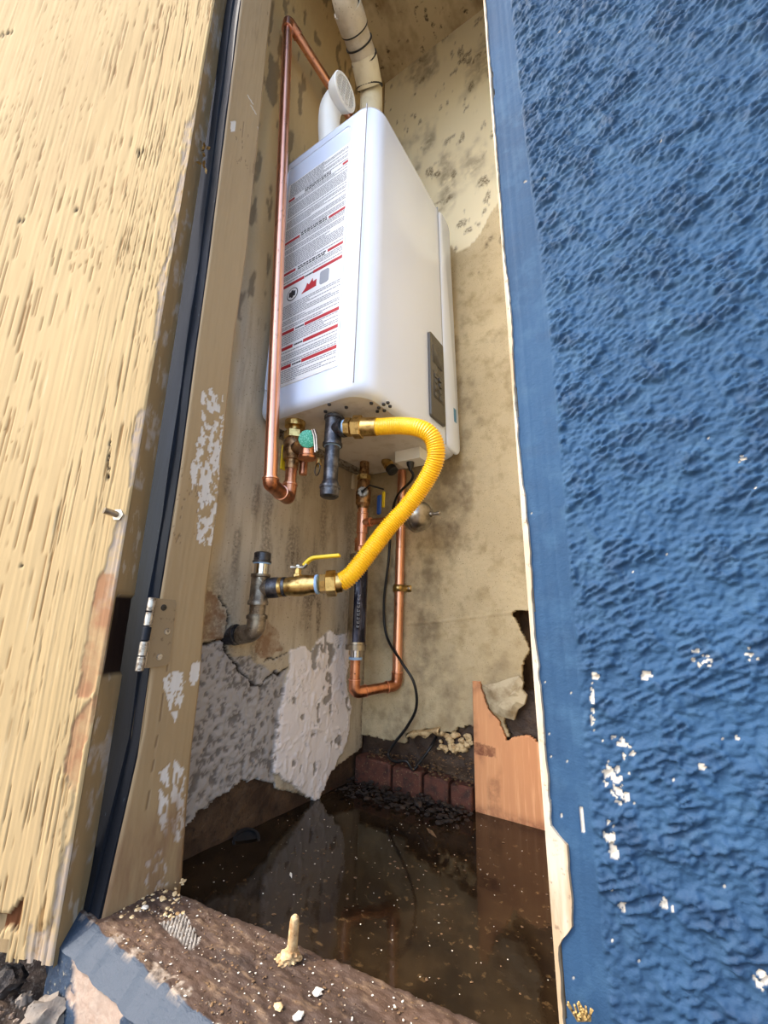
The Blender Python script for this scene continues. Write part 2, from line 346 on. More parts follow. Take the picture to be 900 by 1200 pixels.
# chipped white edge of the corner bead, runs up the opening
vsn = np.arange(-.06, 2.1, .004); mb = MB(); V_ = []
for z in vsn:
    e = .0003+.0018*float(sm(fbm(np.array(z*10.), np.array(0.), 51, 3), .42, .7))
    if z < .40: e += .0004
    if .150 < z < .206: e += .0080*min(1, (z-.150)/.008, (.206-z)/.005)
    e += .0014*float(fbm(np.array(z*160.), np.array(3.), 52, 2))
    x0 = XE(z)-.001; V_ += [(x0, FY+.02, z), (x0, FY-.0012, z), (x0+e+.001, FY-.0026, z), (x0+e+.003, FY+.003, z)]
n = len(vsn); mb.add(V_, [(4*i+k, 4*i+k+1, 4*i+k+5, 4*i+k+4) for i in range(n-1) for k in range(3)])
struct('trim_1', mb, M['edge'])
# body of the wall behind the stucco, inner return of the opening, header, wall beyond the door
mb = MB(); mb.prism([(XE(-.2)+.001, FY+.004, -.2), (1.5, FY+.004, -.2), (1.5, FY+.004, 2.6), (XE(2.6)+.001, FY+.004, 2.6)], (0, .116, 0)); struct('wall_right_return', mb, M['stucco'])
mb = MB(); mb.box((-.565, FY, 2.02), (-.09, FY+.12, 2.6)); struct('wall_header', mb, M['stucco'])
mb = MB(); mb.box((-2.2, FY+.004, -.2), (-.652, FY+.1, 2.6)); struct('wall_left_front', mb, M['stucco'])
mb = MB(); mb.box((-.09, FY+.12, -.1), (-.03, YB+.05, ZC)); struct('wall_right', mb, M['wallB'])

# ---- back wall
us = np.concatenate([np.arange(XW-.01, -.19, .0028), np.arange(-.185, -.02, .02)]); vs_ = np.concatenate([np.arange(-.06, .5, .0026), np.arange(.505, 1.75, .008), np.arange(1.76, ZC+.03, .01)])
U, V = np.meshgrid(us, vs_, indexing='ij')
ju = U+.006*(fbm(U*90, V*90, 61, 3)-.5); jv = V+.008*(fbm(U*90+5, V*90, 62, 3)-.5)
hole = inpoly(ju, jv, P2([(600, 718), (660, 712), (665, 900), (622, 880), (600, 868), (592, 845), (606, 822), (614, 800), (612, 782), (622, 760), (612, 742), (606, 728)], 'y', YB, 'x', 'z'))
hole |= inpoly(ju, jv, P2([(476, 860), (515, 853), (515, 868), (490, 880), (476, 876)], 'y', YB, 'x', 'z'))
bottom = np.interp(U, [at((430, 866), 'y', YB)[0], at((476, 862), 'y', YB)[0], at((552, 852), 'y', YB)[0], -.2], [at((430, 864), 'y', YB)[2], at((476, 874), 'y', YB)[2], at((552, 853), 'y', YB)[2], .1])
keep = ~hole & (jv > bottom+.006*fbm(U*70, V*0, 63, 3))
crx = P2([(498, 260), (535, 297), (560, 280), (585, 236), (620, 180), (640, 0), (400, 0), (400, 240)], 'y', YB, 'x', 'z')
cream = inpoly(U+.012*(fbm(U*25, V*25, 64)-.5), V+.02*(fbm(U*25, V*25, 65)-.5), [(a, b) for a, b in crx]) | (V > 1.9)
st = sm(.05-dline(U, V, P2([(500, 730), (500, 790)], 'y', YB, 'x', 'z'))+.03*(fbm(U*30, V*30, 66)-.5), 0, .03)*.7
st = np.maximum(st, sm(.022-dline(U, V, P2([(476, 800), (478, 860)], 'y', YB, 'x', 'z')), 0, .02)*.6)
st = np.maximum(st, sm(fbm(U*10, V*5, 67, 4), .52, .75)*.7)
st = np.maximum(st, .55*sm(.2-V, 0, .16))
mk = np.clip(sm(fbm(U*34, V*26, 68, 4), .68, .76)*(V > 1.2)+.9*sm(.006-dline(U, V, P2([(488, 250), (530, 232)], 'y', YB, 'x', 'z')), 0, .004), 0, 1)
disp = np.where(cream, .0012, 0)+np.where(cream, .15, 1)*.0016*fbm(U*160, V*160, 69, 3)+.003*fbm(U*12, V*12, 70)+.002*sm(.004-dline(U, V, P2([(430, 735), (520, 728), (600, 718)], 'y', YB, 'x', 'z')), 0, .003)
grid('wall_back', us, vs_, lambda u, v: np.stack([u, np.full(u.shape, YB), v], -1), disp, M['wallB'], {'cream': cream, 'stain': st, 'mark': mk}, keep=keep, thick=.012)
mb = MB(); mb.box((XW-.05, YB+.055, -.1), (0, YB+.07, ZC)); struct('trim_2', mb, M['cavity'])
mb = MB(); mb.box((-.275, YB+.022, -.05), (-.225, YB+.054, .16)); struct('trim_3', mb, M['lightwood'])

# ---- side wall
us = np.arange(.395, YB+.004, .0026); vs_ = np.concatenate([np.arange(-.06, .62, .0026), np.arange(.625, ZC+.03, .009)])
U, V = np.meshgrid(us, vs_, indexing='ij')
PL = lambda q: P2(q, 'x', XW, 'y', 'z')
ju = U+.012*(fbm(U*60, V*60, 81, 4)-.5); jv = V+.014*(fbm(U*60+5, V*60, 82, 4)-.5)
patch = inpoly(ju, jv, PL([(338, 762), (356, 757), (362, 764), (372, 750), (385, 741), (404, 744), (408, 770), (404, 800), (410, 830), (405, 870), (392, 895), (380, 925), (372, 940), (318, 905), (322, 860), (330, 815), (338, 785)]))
conc = inpoly(ju, jv, PL([(238, 758), (262, 750), (272, 770), (290, 768), (318, 788), (336, 782), (330, 830), (320, 910), (330, 960), (180, 1040), (180, 800)]))
tan = np.clip(sm(V+.25*(fbm(U*6, V*3, 84)-.5), .75, 1.25), 0, 1)
tan = np.maximum(tan, sm(.455-U+.05*(fbm(U*20, V*6, 85)-.5), -.01, .02)*.8)
brown = np.zeros(U.shape)
for q in ([(240, 690), (252, 695), (268, 735), (262, 752), (236, 750)], [(305, 720), (322, 735), (330, 760), (312, 775), (298, 765)]): brown = np.maximum(brown, inpoly(ju, jv, PL(q))*.8)
dirt_and_corner = sm(fbm(U*60, V*9, 86, 4), .48, .66)*sm(.08-np.abs(dline(U, V, PL([(345, 640), (395, 760)]))), 0, .07)*.9
dirt_and_corner = np.maximum(dirt_and_corner, sm(.05-dline(U, V, PL([(255, 690), (262, 790)])), 0, .05)*.5)
dirt_and_corner = np.maximum(dirt_and_corner, sm(fbm(U*30, V*9, 87, 4), .5, .7)*.5*(.15+.85*sm(.75-V, 0, .2)))
dirt_and_corner = np.maximum(dirt_and_corner, sm(.006-np.abs(U-.9156)-.0, -.01, .004)*.7)  # darker line down the corner with the back wall
ck = np.zeros(U.shape)
for q, r in (([(238, 758), (262, 750), (272, 772), (292, 800), (306, 806), (312, 795), (336, 783)], .0022), ([(256, 697), (268, 720), (266, 735)], .0014), ([(270, 735), (276, 750), (262, 752)], .0016), ([(310, 775), (338, 765)], .0014)):
    ck = np.maximum(ck, dline(ju, jv, PL(q)) < r)
ck2 = sm(fbm(U*50, V*13, 90, 3), .60, .66)*(V > .9)*.9
fp = fbm(U*45, V*30, 88, 3)
gouge = (sm(np.abs(fbm(U*34, V*18, 89, 3)-.5), .0, .03))
cn = fbm(U*110, V*110, 92, 4, .65); rdg = np.abs(fbm(U*34+V*16, V*16-U*8, 94, 3)-.5)
disp = .0030*fbm(U*10, V*10, 83)+.0008*fbm(U*200, V*200, 91, 2)+patch*(.003+.0020*(1-gouge)+.0014*fp+.002*(1-sm(rdg, 0, .05)))+conc*(.0085*cn-.006)-.006*ck-.0012*ck2
pit = patch*(fbm(U*40, V*30, 93, 3) < .27); disp = disp-.003*pit
bot = np.interp(U, [q[0] for q in PL([(200, 985), (222, 962), (245, 944), (275, 920), (300, 914), (330, 925), (372, 938), (385, 905), (428, 872)])], [q[1] for q in PL([(200, 985), (222, 962), (245, 944), (275, 920), (300, 914), (330, 925), (372, 938), (385, 905), (428, 872)])])
keep = jv > bot
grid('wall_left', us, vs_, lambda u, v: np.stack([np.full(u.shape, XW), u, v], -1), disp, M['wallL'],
     {'tan': tan*(1-patch)*(1-conc), 'conc': conc*.9, 'patch': patch*(1-.5*pit), 'dirt_and_corner': dirt_and_corner*(1-patch*.9)*(1-conc*.8), 'pit_shade': np.maximum(conc*sm(.46-cn, 0, .10)*.75, patch*np.maximum(pit*.6, .4*sm(.012-np.abs(rdg-.06), 0, .01)*(fp > .5))), 'crack': np.maximum(ck, ck2*.6), 'brown': brown}, keep=keep, nrm=(1, 0, 0), thick=.014)  # hollows darkened in colour, since soft light leaves the relief flat
us = np.arange(.36, YB+.05, .006); vs_ = np.arange(-.1, .2, .006); U, V = np.meshgrid(us, vs_, indexing='ij')
grid('wall_footing', us, vs_, lambda u, v: np.stack([np.full(u.shape, XW-.012)+(.10-v).clip(0, .2)*.06, u, v], -1), .004*fbm(U*60, V*60, 95, 4), M['base'], nrm=(1, 0, 0))
us = np.arange(-.70, .0, .006); U, V = np.meshgrid(us, vs_, indexing='ij')
grid('wall_back_footing', us, vs_, lambda u, v: np.stack([u, np.full(u.shape, YB+.016), v], -1), .006*fbm(U*60, V*60, 96, 4), M['base'])
us = np.arange(-.75, .0, .012); vs_ = np.arange(.3, YB+.08, .012); U, V = np.meshgrid(us, vs_, indexing='ij')
grid('ceiling', us, vs_, lambda u, v: np.stack([u, v, np.full(u.shape, ZC)], -1), .006*fbm(U*14, V*14, 97, 4), M['ceil'], nrm=(0, 0, -1))
mb = MB(); mb.box((-.8, .26, ZC+.005), (.02, YB+.1, ZC+.05)); mb.box((XW-.06, .36, -.1), (XW-.034, YB+.1, ZC+.02)); mb.box((XW-.06, YB+.071, -.1), (.02, YB+.1, ZC+.02)); struct('wall_outer_shell', mb, M['cavity'])
# floor under the water, and the ground outside
us = np.arange(-.70, .0, .01); vs_ = np.arange(.34, YB+.05, .01); U, V = np.meshgrid(us, vs_, indexing='ij')
grid('floor', us, vs_, lambda u, v: np.stack([u, v, np.full(u.shape, -.062)], -1), .01*fbm(U*20, V*20, 98, 4)+.05*sm(V, .85, .93)*sm(-.35-U, 0, .08)*fbm(U*50, V*50, 99, 3), M['mud'], nrm=(0, 0, 1))
us = np.concatenate([np.arange(-6, -1.0, .5), np.arange(-1.0, .3, .012), np.arange(.4, 6, .5)]); vs_ = np.concatenate([np.arange(-8, -.1, .6), np.arange(-.1, .32, .01)])
U, V = np.meshgrid(us, vs_, indexing='ij')
hh = -.145+.02*fbm(U*25, V*25, 101, 4)+.085*sm(-.52-U+.03*(fbm(U*30, V*30, 102)-.5), 0, .2)*sm(V, .12, .28)
grid('ground', us, vs_, lambda u, v: np.stack([u, v, np.zeros(u.shape)], -1), hh, M['soil'], nrm=(0, 0, 1))
mb = MB(); mb.box((-6, -8.1, -.12), (6, -.35, -.098)); tag(mb.build('yard_slab', M['concrete']), kind='structure')

# water
us = np.arange(-.665, -.03, .02); vs_ = np.arange(.372, YB+.02, .02); U, V = np.meshgrid(us, vs_, indexing='ij')
wt = grid('standing_water', us, vs_, lambda u, v: np.stack([u, v, np.full(u.shape, WZ)], -1), 0*U, M['water'], nrm=(0, 0, 1), kind=None)
tag(wt, 'dark murky brown water flooding the closet floor', 'water', kind='stuff')

# ---- sill
us = np.arange(-.665, -.03, .0022); vs_ = np.concatenate([[0, .02, .04], np.linspace(.05, 1, 70)])
U, V = np.meshgrid(us, vs_, indexing='ij')
inner = np.interp(U, [-.60, -.19, -.05], [.376, .430, .45])+.004*(fbm(U*40, V*0, 111, 3)-.5)
def sillp(u, v):
    ou = .279+.004*(fbm(u*60, v*0, 112, 3)-.5); y = ou+.02*np.minimum(v/.05, 1)+(inner-ou-.02)*np.clip((v-.05)/.95, 0, 1)
    z = np.where(v < .05, -.018+.018*(v/.05), 0)-.006*sm(v, .97, 1)
    return np.stack([u, y, z], -1)
Y = sillp(U, V)[..., 1]
zz = .0035*fbm(U*30, Y*90, 113, 4)+.0035*fbm(U*140, Y*160, 114, 3)-.002
gr = inpoly(U, Y, [tuple(at(q, 'z', 0)[:2]) for q in ((188, 1085), (215, 1072), (235, 1105), (222, 1118))])
zz = zz+gr*.0016*np.sign(np.sin((U*.9+Y*1.0)*1300))
bl = (V < .055)*1.; wh = ((V >= .045) & (V < .16))*(fbm(U*60, Y*60, 115, 3) > .60)*1.
bl = np.maximum(bl, 0)
grid('trim_4', us, vs_, sillp, zz*sm(V, .02, .06)+.001*fbm(U*200, V*20, 116), M['sill'], {'blue': bl, 'white': wh, 'grey': gr*(np.sin((U*.9+Y*1.0)*1300) > 0)*.7}, nrm=(0, 0, 1))
mb = MB(); mb.box((-.70, .31, -.12), (-.03, .372, -.006)); struct('trim_5', mb, M['cavity'])
# painted plinth face under the sill
us = np.arange(-1.1, .05, .0025); vs_ = np.arange(-.18, -.0155, .0025); U, V = np.meshgrid(us, vs_, indexing='ij')
ju = U+.006*(fbm(U*80, V*80, 121, 3)-.5); jv = V+.006*(fbm(U*80+4, V*80, 122, 3)-.5)
chip = inpoly(ju, jv, P2([(86, 1105), (105, 1112), (128, 1130), (162, 1160), (150, 1180), (136, 1210), (90, 1215), (84, 1150)], 'y', .281, 'x', 'z'))
chip |= (fbm(U*50, V*50, 123, 3) > .66)
M['plinth'] = mat('plinth_paint', S(32, 50, 70), .6, mott=[(50, .45, .7, S(25, 39, 55)), (200, .6, .66, S(120, 116, 104))], bump=[(200, .6, .002)], attrs=[('chip', S(150, 134, 120), .9), ('brown', S(120, 90, 70), .9, 140)])
grid('baseboard_front', us, vs_, lambda u, v: np.stack([u, np.where(u < -.60, .302, .281)+0*v, v], -1), .002*fbm(U*90, V*90, 124, 3)-.0022*chip, M['plinth'], {'chip': chip, 'brown': chip*.4})
mb = MB(); mb.box((-1.1, .303, -.03), (-.60, .312, .06)); struct('baseboard_left', mb, M['plinth'])

# ---- jamb (leans a little) and navy stop strip
cor = {k: at(q, 'x', -.56) for k, q in dict(it=(319, 0), ot=(282, 0), ib=(215, 1030), ob=(118, 1080)).items()}
us = np.linspace(0, 1, 46); vs_ = np.linspace(-.02, 1.35, 900); U, V = np.meshgrid(us, vs_, indexing='ij')
JO = np.array([at(q, 'x', -.56) for q in ((118, 1082), (134, 1010), (150, 940), (168, 860), (188, 700), (205, 600), (232, 400), (246, 300), (283, 0))])
JI = np.array([at(q, 'x', -.56) for q in ((214, 1032), (216, 1000), (223, 900), (235, 800), (242, 700), (255, 600), (274, 400), (289, 300), (319, 0))])
def jp(u, v):
    z = v*1.5; yo = np.interp(z, JO[:, 2], JO[:, 1]); yi = np.interp(z, JI[:, 2], JI[:, 1]); return np.stack([np.full(u.shape, -.56), yo+(yi-yo)*u, z], -1)
Pj = jp(U, V); Yj, Zj = Pj[..., 1], Pj[..., 2]; PJ = lambda q: P2(q, 'x', -.56, 'y', 'z')
cz = np.zeros(U.shape)
nzv = fbm(Yj*170, Zj*110, 131, 3)
for q, th in (([(236, 458), (262, 460), (262, 500), (255, 560), (248, 640), (236, 640), (240, 560), (224, 580), (224, 545), (236, 500)], .5), ([(232, 560), (258, 520), (256, 600), (248, 640), (232, 640)], .46), ([(192, 790), (208, 780), (217, 785), (216, 810), (205, 845), (196, 820)], .40),
              ([(224, 780), (236, 778), (232, 800), (222, 800)], .45), ([(186, 905), (198, 900), (196, 985), (186, 970)], .46), ([(204, 895), (216, 900), (216, 980), (206, 985), (200, 950)], .42), ([(172, 1000), (190, 990), (200, 1040), (172, 1050)], .55)):
    cz = np.maximum(cz, inpoly(Yj+.008*(nzv-.5), Zj+.02*(fbm(Yj*60, Zj*30, 132)-.5), PJ(q)) & (nzv > th))
for q in ([(290, 112), (296, 122)], [(294, 124), (300, 134)], [(302, 150), (303, 152)]): cz = np.maximum(cz, dline(Yj, Zj, PJ(q)) < .0012)
cz = np.maximum(cz, inpoly(Yj, Zj, PJ([(270, 142), (276, 142), (275, 154), (270, 155)])))
wd = sm(.12-Zj+.05*(fbm(Yj*50, Zj*20, 133)-.5), 0, .06)*.9
ckj = (np.abs(fbm(Yj*60, Zj*5, 134, 3)-.5) < .003)*(fbm(Yj*14, Zj*6, 135) > .62)*.8
ckj = np.maximum(ckj, dline(Yj, Zj, PJ([(196, 780), (186, 850), (170, 960)])) < .0004)
jn = 1-sm(U, .0, .035); disp = .0006*fbm(Yj*300, Zj*20, 136, 3)-.0008*cz-.001*ckj-.002*jn-.003*sm(U, .96, 1)+.001*fbm(Yj*30, Zj*8, 137)
grid('trim_6', us, vs_, jp, disp, M['jamb'], {'chip': cz, 'wood': wd, 'crack': ckj}, nrm=(1, 0, 0))
mb = MB(); Vb = []
for v in np.linspace(-.02, 1.35, 12):
    p0 = jp(np.array(0.), np.array(v)); p1 = jp(np.array(1.), np.array(v)); z = v*1.5
    Vb += [(-.562, p0[1]+.001, z), (-.562, p1[1]-.0005, z), (-.66, p1[1]-.0005, z), (-.66, p0[1]+.001, z)]
mb.add(Vb, [(4*i+k, 4*i+(k+1) % 4, 4*i+4+(k+1) % 4, 4*i+4+k) for i in range(11) for k in range(4)]); struct('trim_7', mb, M['jamb'])
mb = MB()
for xa, xb, d0 in ((-.640, -.604, .0015), (-.604, -.583, .004), (-.583, -.562, .0015)):
    Vb = []
    for v in np.linspace(-.02, 1.35, 60):
        p0 = jp(np.array(0.), np.array(v)); z = v*1.5; sh = 0; y0 = p0[1]-d0; wv = .0006*math.sin(v*40+xa*99)
        Vb += [(xa+sh, y0+.012, z), (xa+sh+.001, y0+wv, z), (xb+sh-.001, y0+wv, z), (xb+sh, y0+.012, z)]
    mb.add(Vb, [(4*i+k, 4*i+k+1, 4*i+4+k+1, 4*i+4+k) for i in range(59) for k in range(3)])
struct('trim_8', mb, M['navy'])

# ---- the open door (door_1)
AN = math.radians(28); PF = np.array([-.588, .270, 0]); DD = np.array([-math.cos(AN), -math.sin(AN), 0]); DN = np.array([math.sin(AN), -math.cos(AN), 0])   # DN faces the viewer
_b = atp((62, 1131), PF, DN); _t = atp((252, 0), PF, DN); EZ = (_t-_b)/(_t[2]-_b[2]); PF = _b-EZ*_b[2]
door = bpy.data.objects.new('door_1', None); C.objects.link(door); door.location = PF.tolist(); door['kind'] = 'structure'
door['label'] = 'weathered yellow wooden door swung open on the left'
us = np.concatenate([np.arange(0, .10, .0012), np.arange(.10, .78, .0024)]); vs_ = np.concatenate([np.arange(-.045, .9, .0032), np.arange(.905, 2.0, .008)])
U, V = np.meshgrid(us, vs_, indexing='ij')
def dp(u, v): return PF+DD*u[..., None]+EZ*v[..., None]
def DPX(q):
    out = []
    for p in q: P = atp(p, PF, DN); out.append((float((P-PF-EZ*P[2])@DD), P[2]))
    return out
wu = U+.02*(fbm(U*3, V*1.5, 141)-.5)
g1 = fbm(wu*620, V*9, 142, 3, .55); g2 = fbm(wu*330, V*4.5, 143, 3); g3 = fbm(U*7, V*3, 144, 3)
crk = sm(.33-np.minimum(g1, 1), 0, .06)*sm(g3, .4, .6)
crk = np.maximum(crk, sm(.010-np.abs(g2-.5), 0, .006)*sm(fbm(U*9+3, V*4, 145, 3), .52, .64)*.9)
ju = U+.006*(fbm(U*120, V*60, 146, 4)-.5); jv = V+.02*(fbm(U*60, V*60, 147, 3)-.5)
primer = inpoly(ju, jv, DPX([(235, 95), (232, 130), (216, 150), (212, 200), (203, 240), (198, 300), (190, 318), (187, 325), (184, 370), (180, 410), (215, 410), (260, 95)])) & (fbm(U*90, V*40, 148, 3) > .40)
primer |= inpoly(ju, jv, DPX([(167, 483), (160, 493), (155, 533), (153, 575), (175, 560), (178, 480)]))
primer |= inpoly(ju, jv, DPX([(140, 608), (134, 630), (128, 655), (118, 680), (114, 720), (160, 690), (165, 600)]))
bare = inpoly(ju, jv, DPX([(120, 672), (112, 692), (104, 740), (97, 790), (90, 815), (112, 815), (150, 700), (135, 672)]))
bare |= inpoly(ju, jv, DPX([(106, 820), (86, 850), (78, 885), (80, 925), (92, 930), (98, 880), (122, 820)]))
primer |= inpoly(ju, jv, DPX([(74, 1000), (68, 1035), (62, 1080), (34, 1095), (30, 1140), (75, 1140), (95, 970)]))
rot = inpoly(ju, jv, DPX([(-5, 1062), (12, 1068), (20, 1058), (34, 1050), (36, 1072), (36, 1095), (-5, 1090)])) & (U > .045)
sp = np.zeros(U.shape)
for q, r in ((((166, 180),), .006), (((190, 69),), .0016), (((28, 258),), .004), (((7, 42),), .006), (((14, 41),), .005), (((5, 27),), .003), (((130, 515), (128, 560)), .0025), (((30, 660),), .0018), (((92, 247),), .003)):
    pl = DPX(q); pl = pl+[(pl[0][0]+.004, pl[0][1]+.001)] if len(pl) == 1 else pl
    sp = np.maximum(sp, (dline(ju, jv, pl) < r)*(fbm(U*500, V*300, 149, 2) > .42))
lift = inpoly(ju, jv, DPX([(90, 930), (75, 980), (64, 1075), (46, 1080), (50, 1010), (70, 900)]))
bdry = (primer | bare); disp = .0006*g1+.0010*g2-.0010*crk-.0012*bdry-.004*rot-.003*sp+.0012*lift+.003*fbm(U*8, V*3, 150)
disp = disp*(1-.9*sm(.002-U, 0, .002))
zb_ = np.where(U < .052, -.030, -.012)+.006*(fbm(U*120, V*0, 151, 3)-.5)+np.where((U > .05) & (fbm(U*90, V*0, 152, 2) > .6), .018, 0)
grid('door_face', us, vs_, dp, disp, M['door'], {'crack': crk, 'primer': primer, 'bare': bare, 'rot': rot, 'spot': sp}, keep=V > zb_, parent=door, nrm=DN)
us2 = np.linspace(0, .0365, 20); vs2 = np.arange(-.032, 2.0, .006); U2, V2 = np.meshgrid(us2, vs2, indexing='ij')
EN = -DD
def ep(u, v): return PF-DN*(u[..., None])+EZ*v[..., None]
def EPX(q):
    out = []
    for p in q: P = atp(p, PF, EN); out.append((float((P-PF)@(-DN)), P[2]))
    return out
z0, z1 = EPX([(125, 795)])[0][1], EPX([(150, 700)])[0][1]
mort = ((V2 > z0) & (V2 < z1) & (U2 > .003))
pr = (fbm(U2*60, V2*30, 153, 3) > .64)
grid('door_edge', us2, vs2, ep, .0006*fbm(U2*200, V2*20, 154, 3)-.0035*mort, M['door_edge'], {'dark': mort, 'primer': pr*(V2 > .05)*(1-mort)}, parent=door, nrm=EN)
mb = MB(); RT = np.array([DD, -DN, EZ]).T; mb.box((.006, .0045, -.026), (.78, .0355, 2.0), RT, PF); mb.build('door_core', M['door_edge'], door)
# carriage bolt through the door
P = atp((140, 604), PF, DN); Q = atp((122, 598), PF+DN*.016, DN); d_ = Q-P
mb = MB(); mb.lathe(P-d_*.1, d_, [(0, .0042), (np.linalg.norm(d_)*1.1, .0042)], 14); b_ = mb.build('bolt', M['steel'], door)
mb = MB(); mb.lathe(P-DN*.001, DN, [(0, .008), (.005, .008)], 6); put(mb.build('nut', M['steel']), b_)
# leaf clump caught behind the door edge
lc = MB()
for k in range(14):
    p = at((238+random.uniform(-4, 4), 180+random.uniform(-16, 18)), 'y', .292); g = np.array([random.uniform(-1, 1) for _ in range(3)]); g /= np.linalg.norm(g); h_ = np.cross(g, [0, .3, 1]); h_ /= np.linalg.norm(h_)
    L_ = random.uniform(.006, .014); lc.add([p, p+g*L_*.5+h_*.003, p+g*L_, p+g*L_*.5-h_*.003], [(0, 1, 2, 3)])
tag(lc.build('dry_leaf_clump', M['leaf'], angle=0), 'small clump of dry leaf scraps stuck on the navy strip beside the door', 'leaves', kind='stuff')

# ---- hinge on the jamb
hx = -.5585
q = [at(p, 'x', hx) for p in ((182, 701), (205, 703), (206, 708), (198, 775), (194, 780), (170, 783))]
hg = thing('door_hinge', (hx, .33, q[-1][2]), 'rusty butt hinge with blue paint flecks screwed to the tan jamb', 'hinge')
mb = MB(); mb.prism([p+np.array([-.003, 0, 0]) for p in q], (.0045, 0, 0)); mb.build('leaf_plate', M['hingeleaf'], hg, label='tan painted hinge leaf')
k0 = at((179, 700), 'x', hx+.004); k1 = at((163, 787), 'x', hx+.004); k0[1] += 0
for i in range(5):
    a = k1+(k0-k1)*(i/5+.006); b = k1+(k0-k1)*((i+1)/5-.006); L_ = np.linalg.norm(b-a)
    mb = MB(); mb.lathe(a, b-a, [(0, .0042), (.0008, .0050), (L_-.0008, .0050), (L_, .0042)], 18)
    o = mb.build('knuckle', M['hingesteel'] if i != 2 else M['navy'], hg, label='navy painted knuckle' if i == 2 else None)
for p in ((192, 712), (196, 740), (187, 770)):
    c_ = at(p, 'x', hx+.0015); mb = MB(); mb.lathe(c_, (1, 0, 0), [(0, .0042), (.001, .0036), (.0012, .0012), (.0003, .0011)], 14); mb.build('screw', M['hingesteel'] if p[0] > 192.5 or p[1] > 750 else M['black'], hg)

# ================================================================== WATER HEATER
HX0, HX1, HY0, HY1, HZ0, HZ1 = -.638, -.384, .508, .870, .707, 1.377
wh_ = thing('water_heater', ((HX0+HX1)/2, (HY0+HY1)/2, HZ0), 'white tankless water heater hung on the side wall of the closet', 'water heater')
def outline(ins, r=.042, rb=.008, n=10):
    x0, x1, y0, y1 = HX0+ins*.3, HX1-ins, HY0+ins, HY1-ins; pts = []
    for cx, cy, a0, rr in ((x1-r, y0+r, -90, r), (x1-r, y1-r, 0, r), (x0+rb, y1-rb, 90, rb), (x0+rb, y0+rb, 180, rb)):
        for k in range(n+1):
            g = math.radians(a0+90*k/n); pts.append((cx+rr*math.cos(g), cy+rr*math.sin(g)))
    return pts
prof = [(HZ0, .016), (HZ0+.0015, .009), (HZ0+.006, .0035), (HZ0+.013, .0008), (HZ0+.022, 0), (HZ0+.2, 0), (HZ0+.4, 0), (HZ1-.014, 0), (HZ1-.006, .002), (HZ1-.0015, .006), (HZ1, .012)]
V_ = []; n = len(outline(0))
for z, i_ in prof: V_ += [(x, y, z) for x, y in outline(i_)]
mb = MB(); mb.add(V_, [(i*n+k, i*n+(k+1) % n, (i+1)*n+(k+1) % n, (i+1)*n+k) for i in range(len(prof)-1) for k in range(n)]+[tuple((len(prof)-1)*n+k for k in range(n))])
mb.build('casing', M['white'], wh_, angle=50)
mb = MB(); mb.add([(x, y, HZ0+.0002) for x, y in outline(.0155)], [tuple(range(n))[::-1]]); mb.build('underside_plate', M['whiteg'], wh_, label='dusty grey white underside of the heater')
# raised front panel with soft edges (front faces the closet)
def rrect(y0, y1, z0, z1, r, n=6):
    o = []
    for cy, cz_, a0 in ((y1-r, z1-r, 0), (y0+r, z1-r, 90), (y0+r, z0+r, 180), (y1-r, z0+r, 270)):
        for k in range(n+1):
            g = math.radians(a0+90*k/n); o.append((cy+r*math.cos(g), cz_+r*math.sin(g)))
    return o
def pad(name, m, y0, y1, z0, z1, x, h, r=.01, bev=.003, label=None, ax='x', parent=wh_, mir=1):
    lay = [(0, 0), (h-bev, 0), (h-bev*.4, bev*.3), (h, bev)]; V_ = []
    for d, i_ in lay:
        for a, b in rrect(y0+i_, y1-i_, z0+i_, z1-i_, max(r-i_, .0005)): V_.append((x+d, a, b) if ax == 'x' else (a, x-d, b))
    k_ = len(V_)//4; mb = MB(); mb.add(V_, [(i*k_+k, i*k_+(k+1) % k_, (i+1)*k_+(k+1) % k_, (i+1)*k_+k) for i in range(3) for k in range(k_)]+[tuple(3*k_+k for k in range(k_))])
    return mb.build(name, m, parent, angle=50, label=label)
mb = MB(); mb.box((HX1-.006, .7930, HZ0+.010), (HX1+.0007, .7955, HZ1-.004)); mb.build('panel_seam', M['seam'], wh_)
pad('side_trim', M['white'], .797, HY1-.006, HZ0+.004, HZ1-.002, HX1-.004, .0065, .022, .004)
sx0 = at((421, 300), 'y', HY0)[0]
mb = MB(); mb.box((sx0-.0008, HY0-.0005, HZ0+.012), (sx0+.0008, HY0+.002, HZ1-.006)); mb.build('panel_seam', M['seam'], wh_)
# embossed rounded frame round the label on the side
V1 = rrect(-.632, -.4455, .765, 1.345, .012); V2_ = rrect(-.6295, -.448, .7675, 1.3425, .010); k_ = len(V1)
mb = MB(); mb.add([(a, HY0-.0001, b) for a, b in V1]+[(a, HY0-.0016, b) for a, b in [((p[0]+q_[0])/2, (p[1]+q_[1])/2) for p, q_ in zip(V1, V2_)]]+[(a, HY0-.0001, b) for a, b in V2_],
                  [(j*k_+k, j*k_+(k+1) % k_, (j+1)*k_+(k+1) % k_, (j+1)*k_+k) for j in range(2) for k in range(k_)]); mb.build('embossed_frame', M['white'], wh_, angle=0)
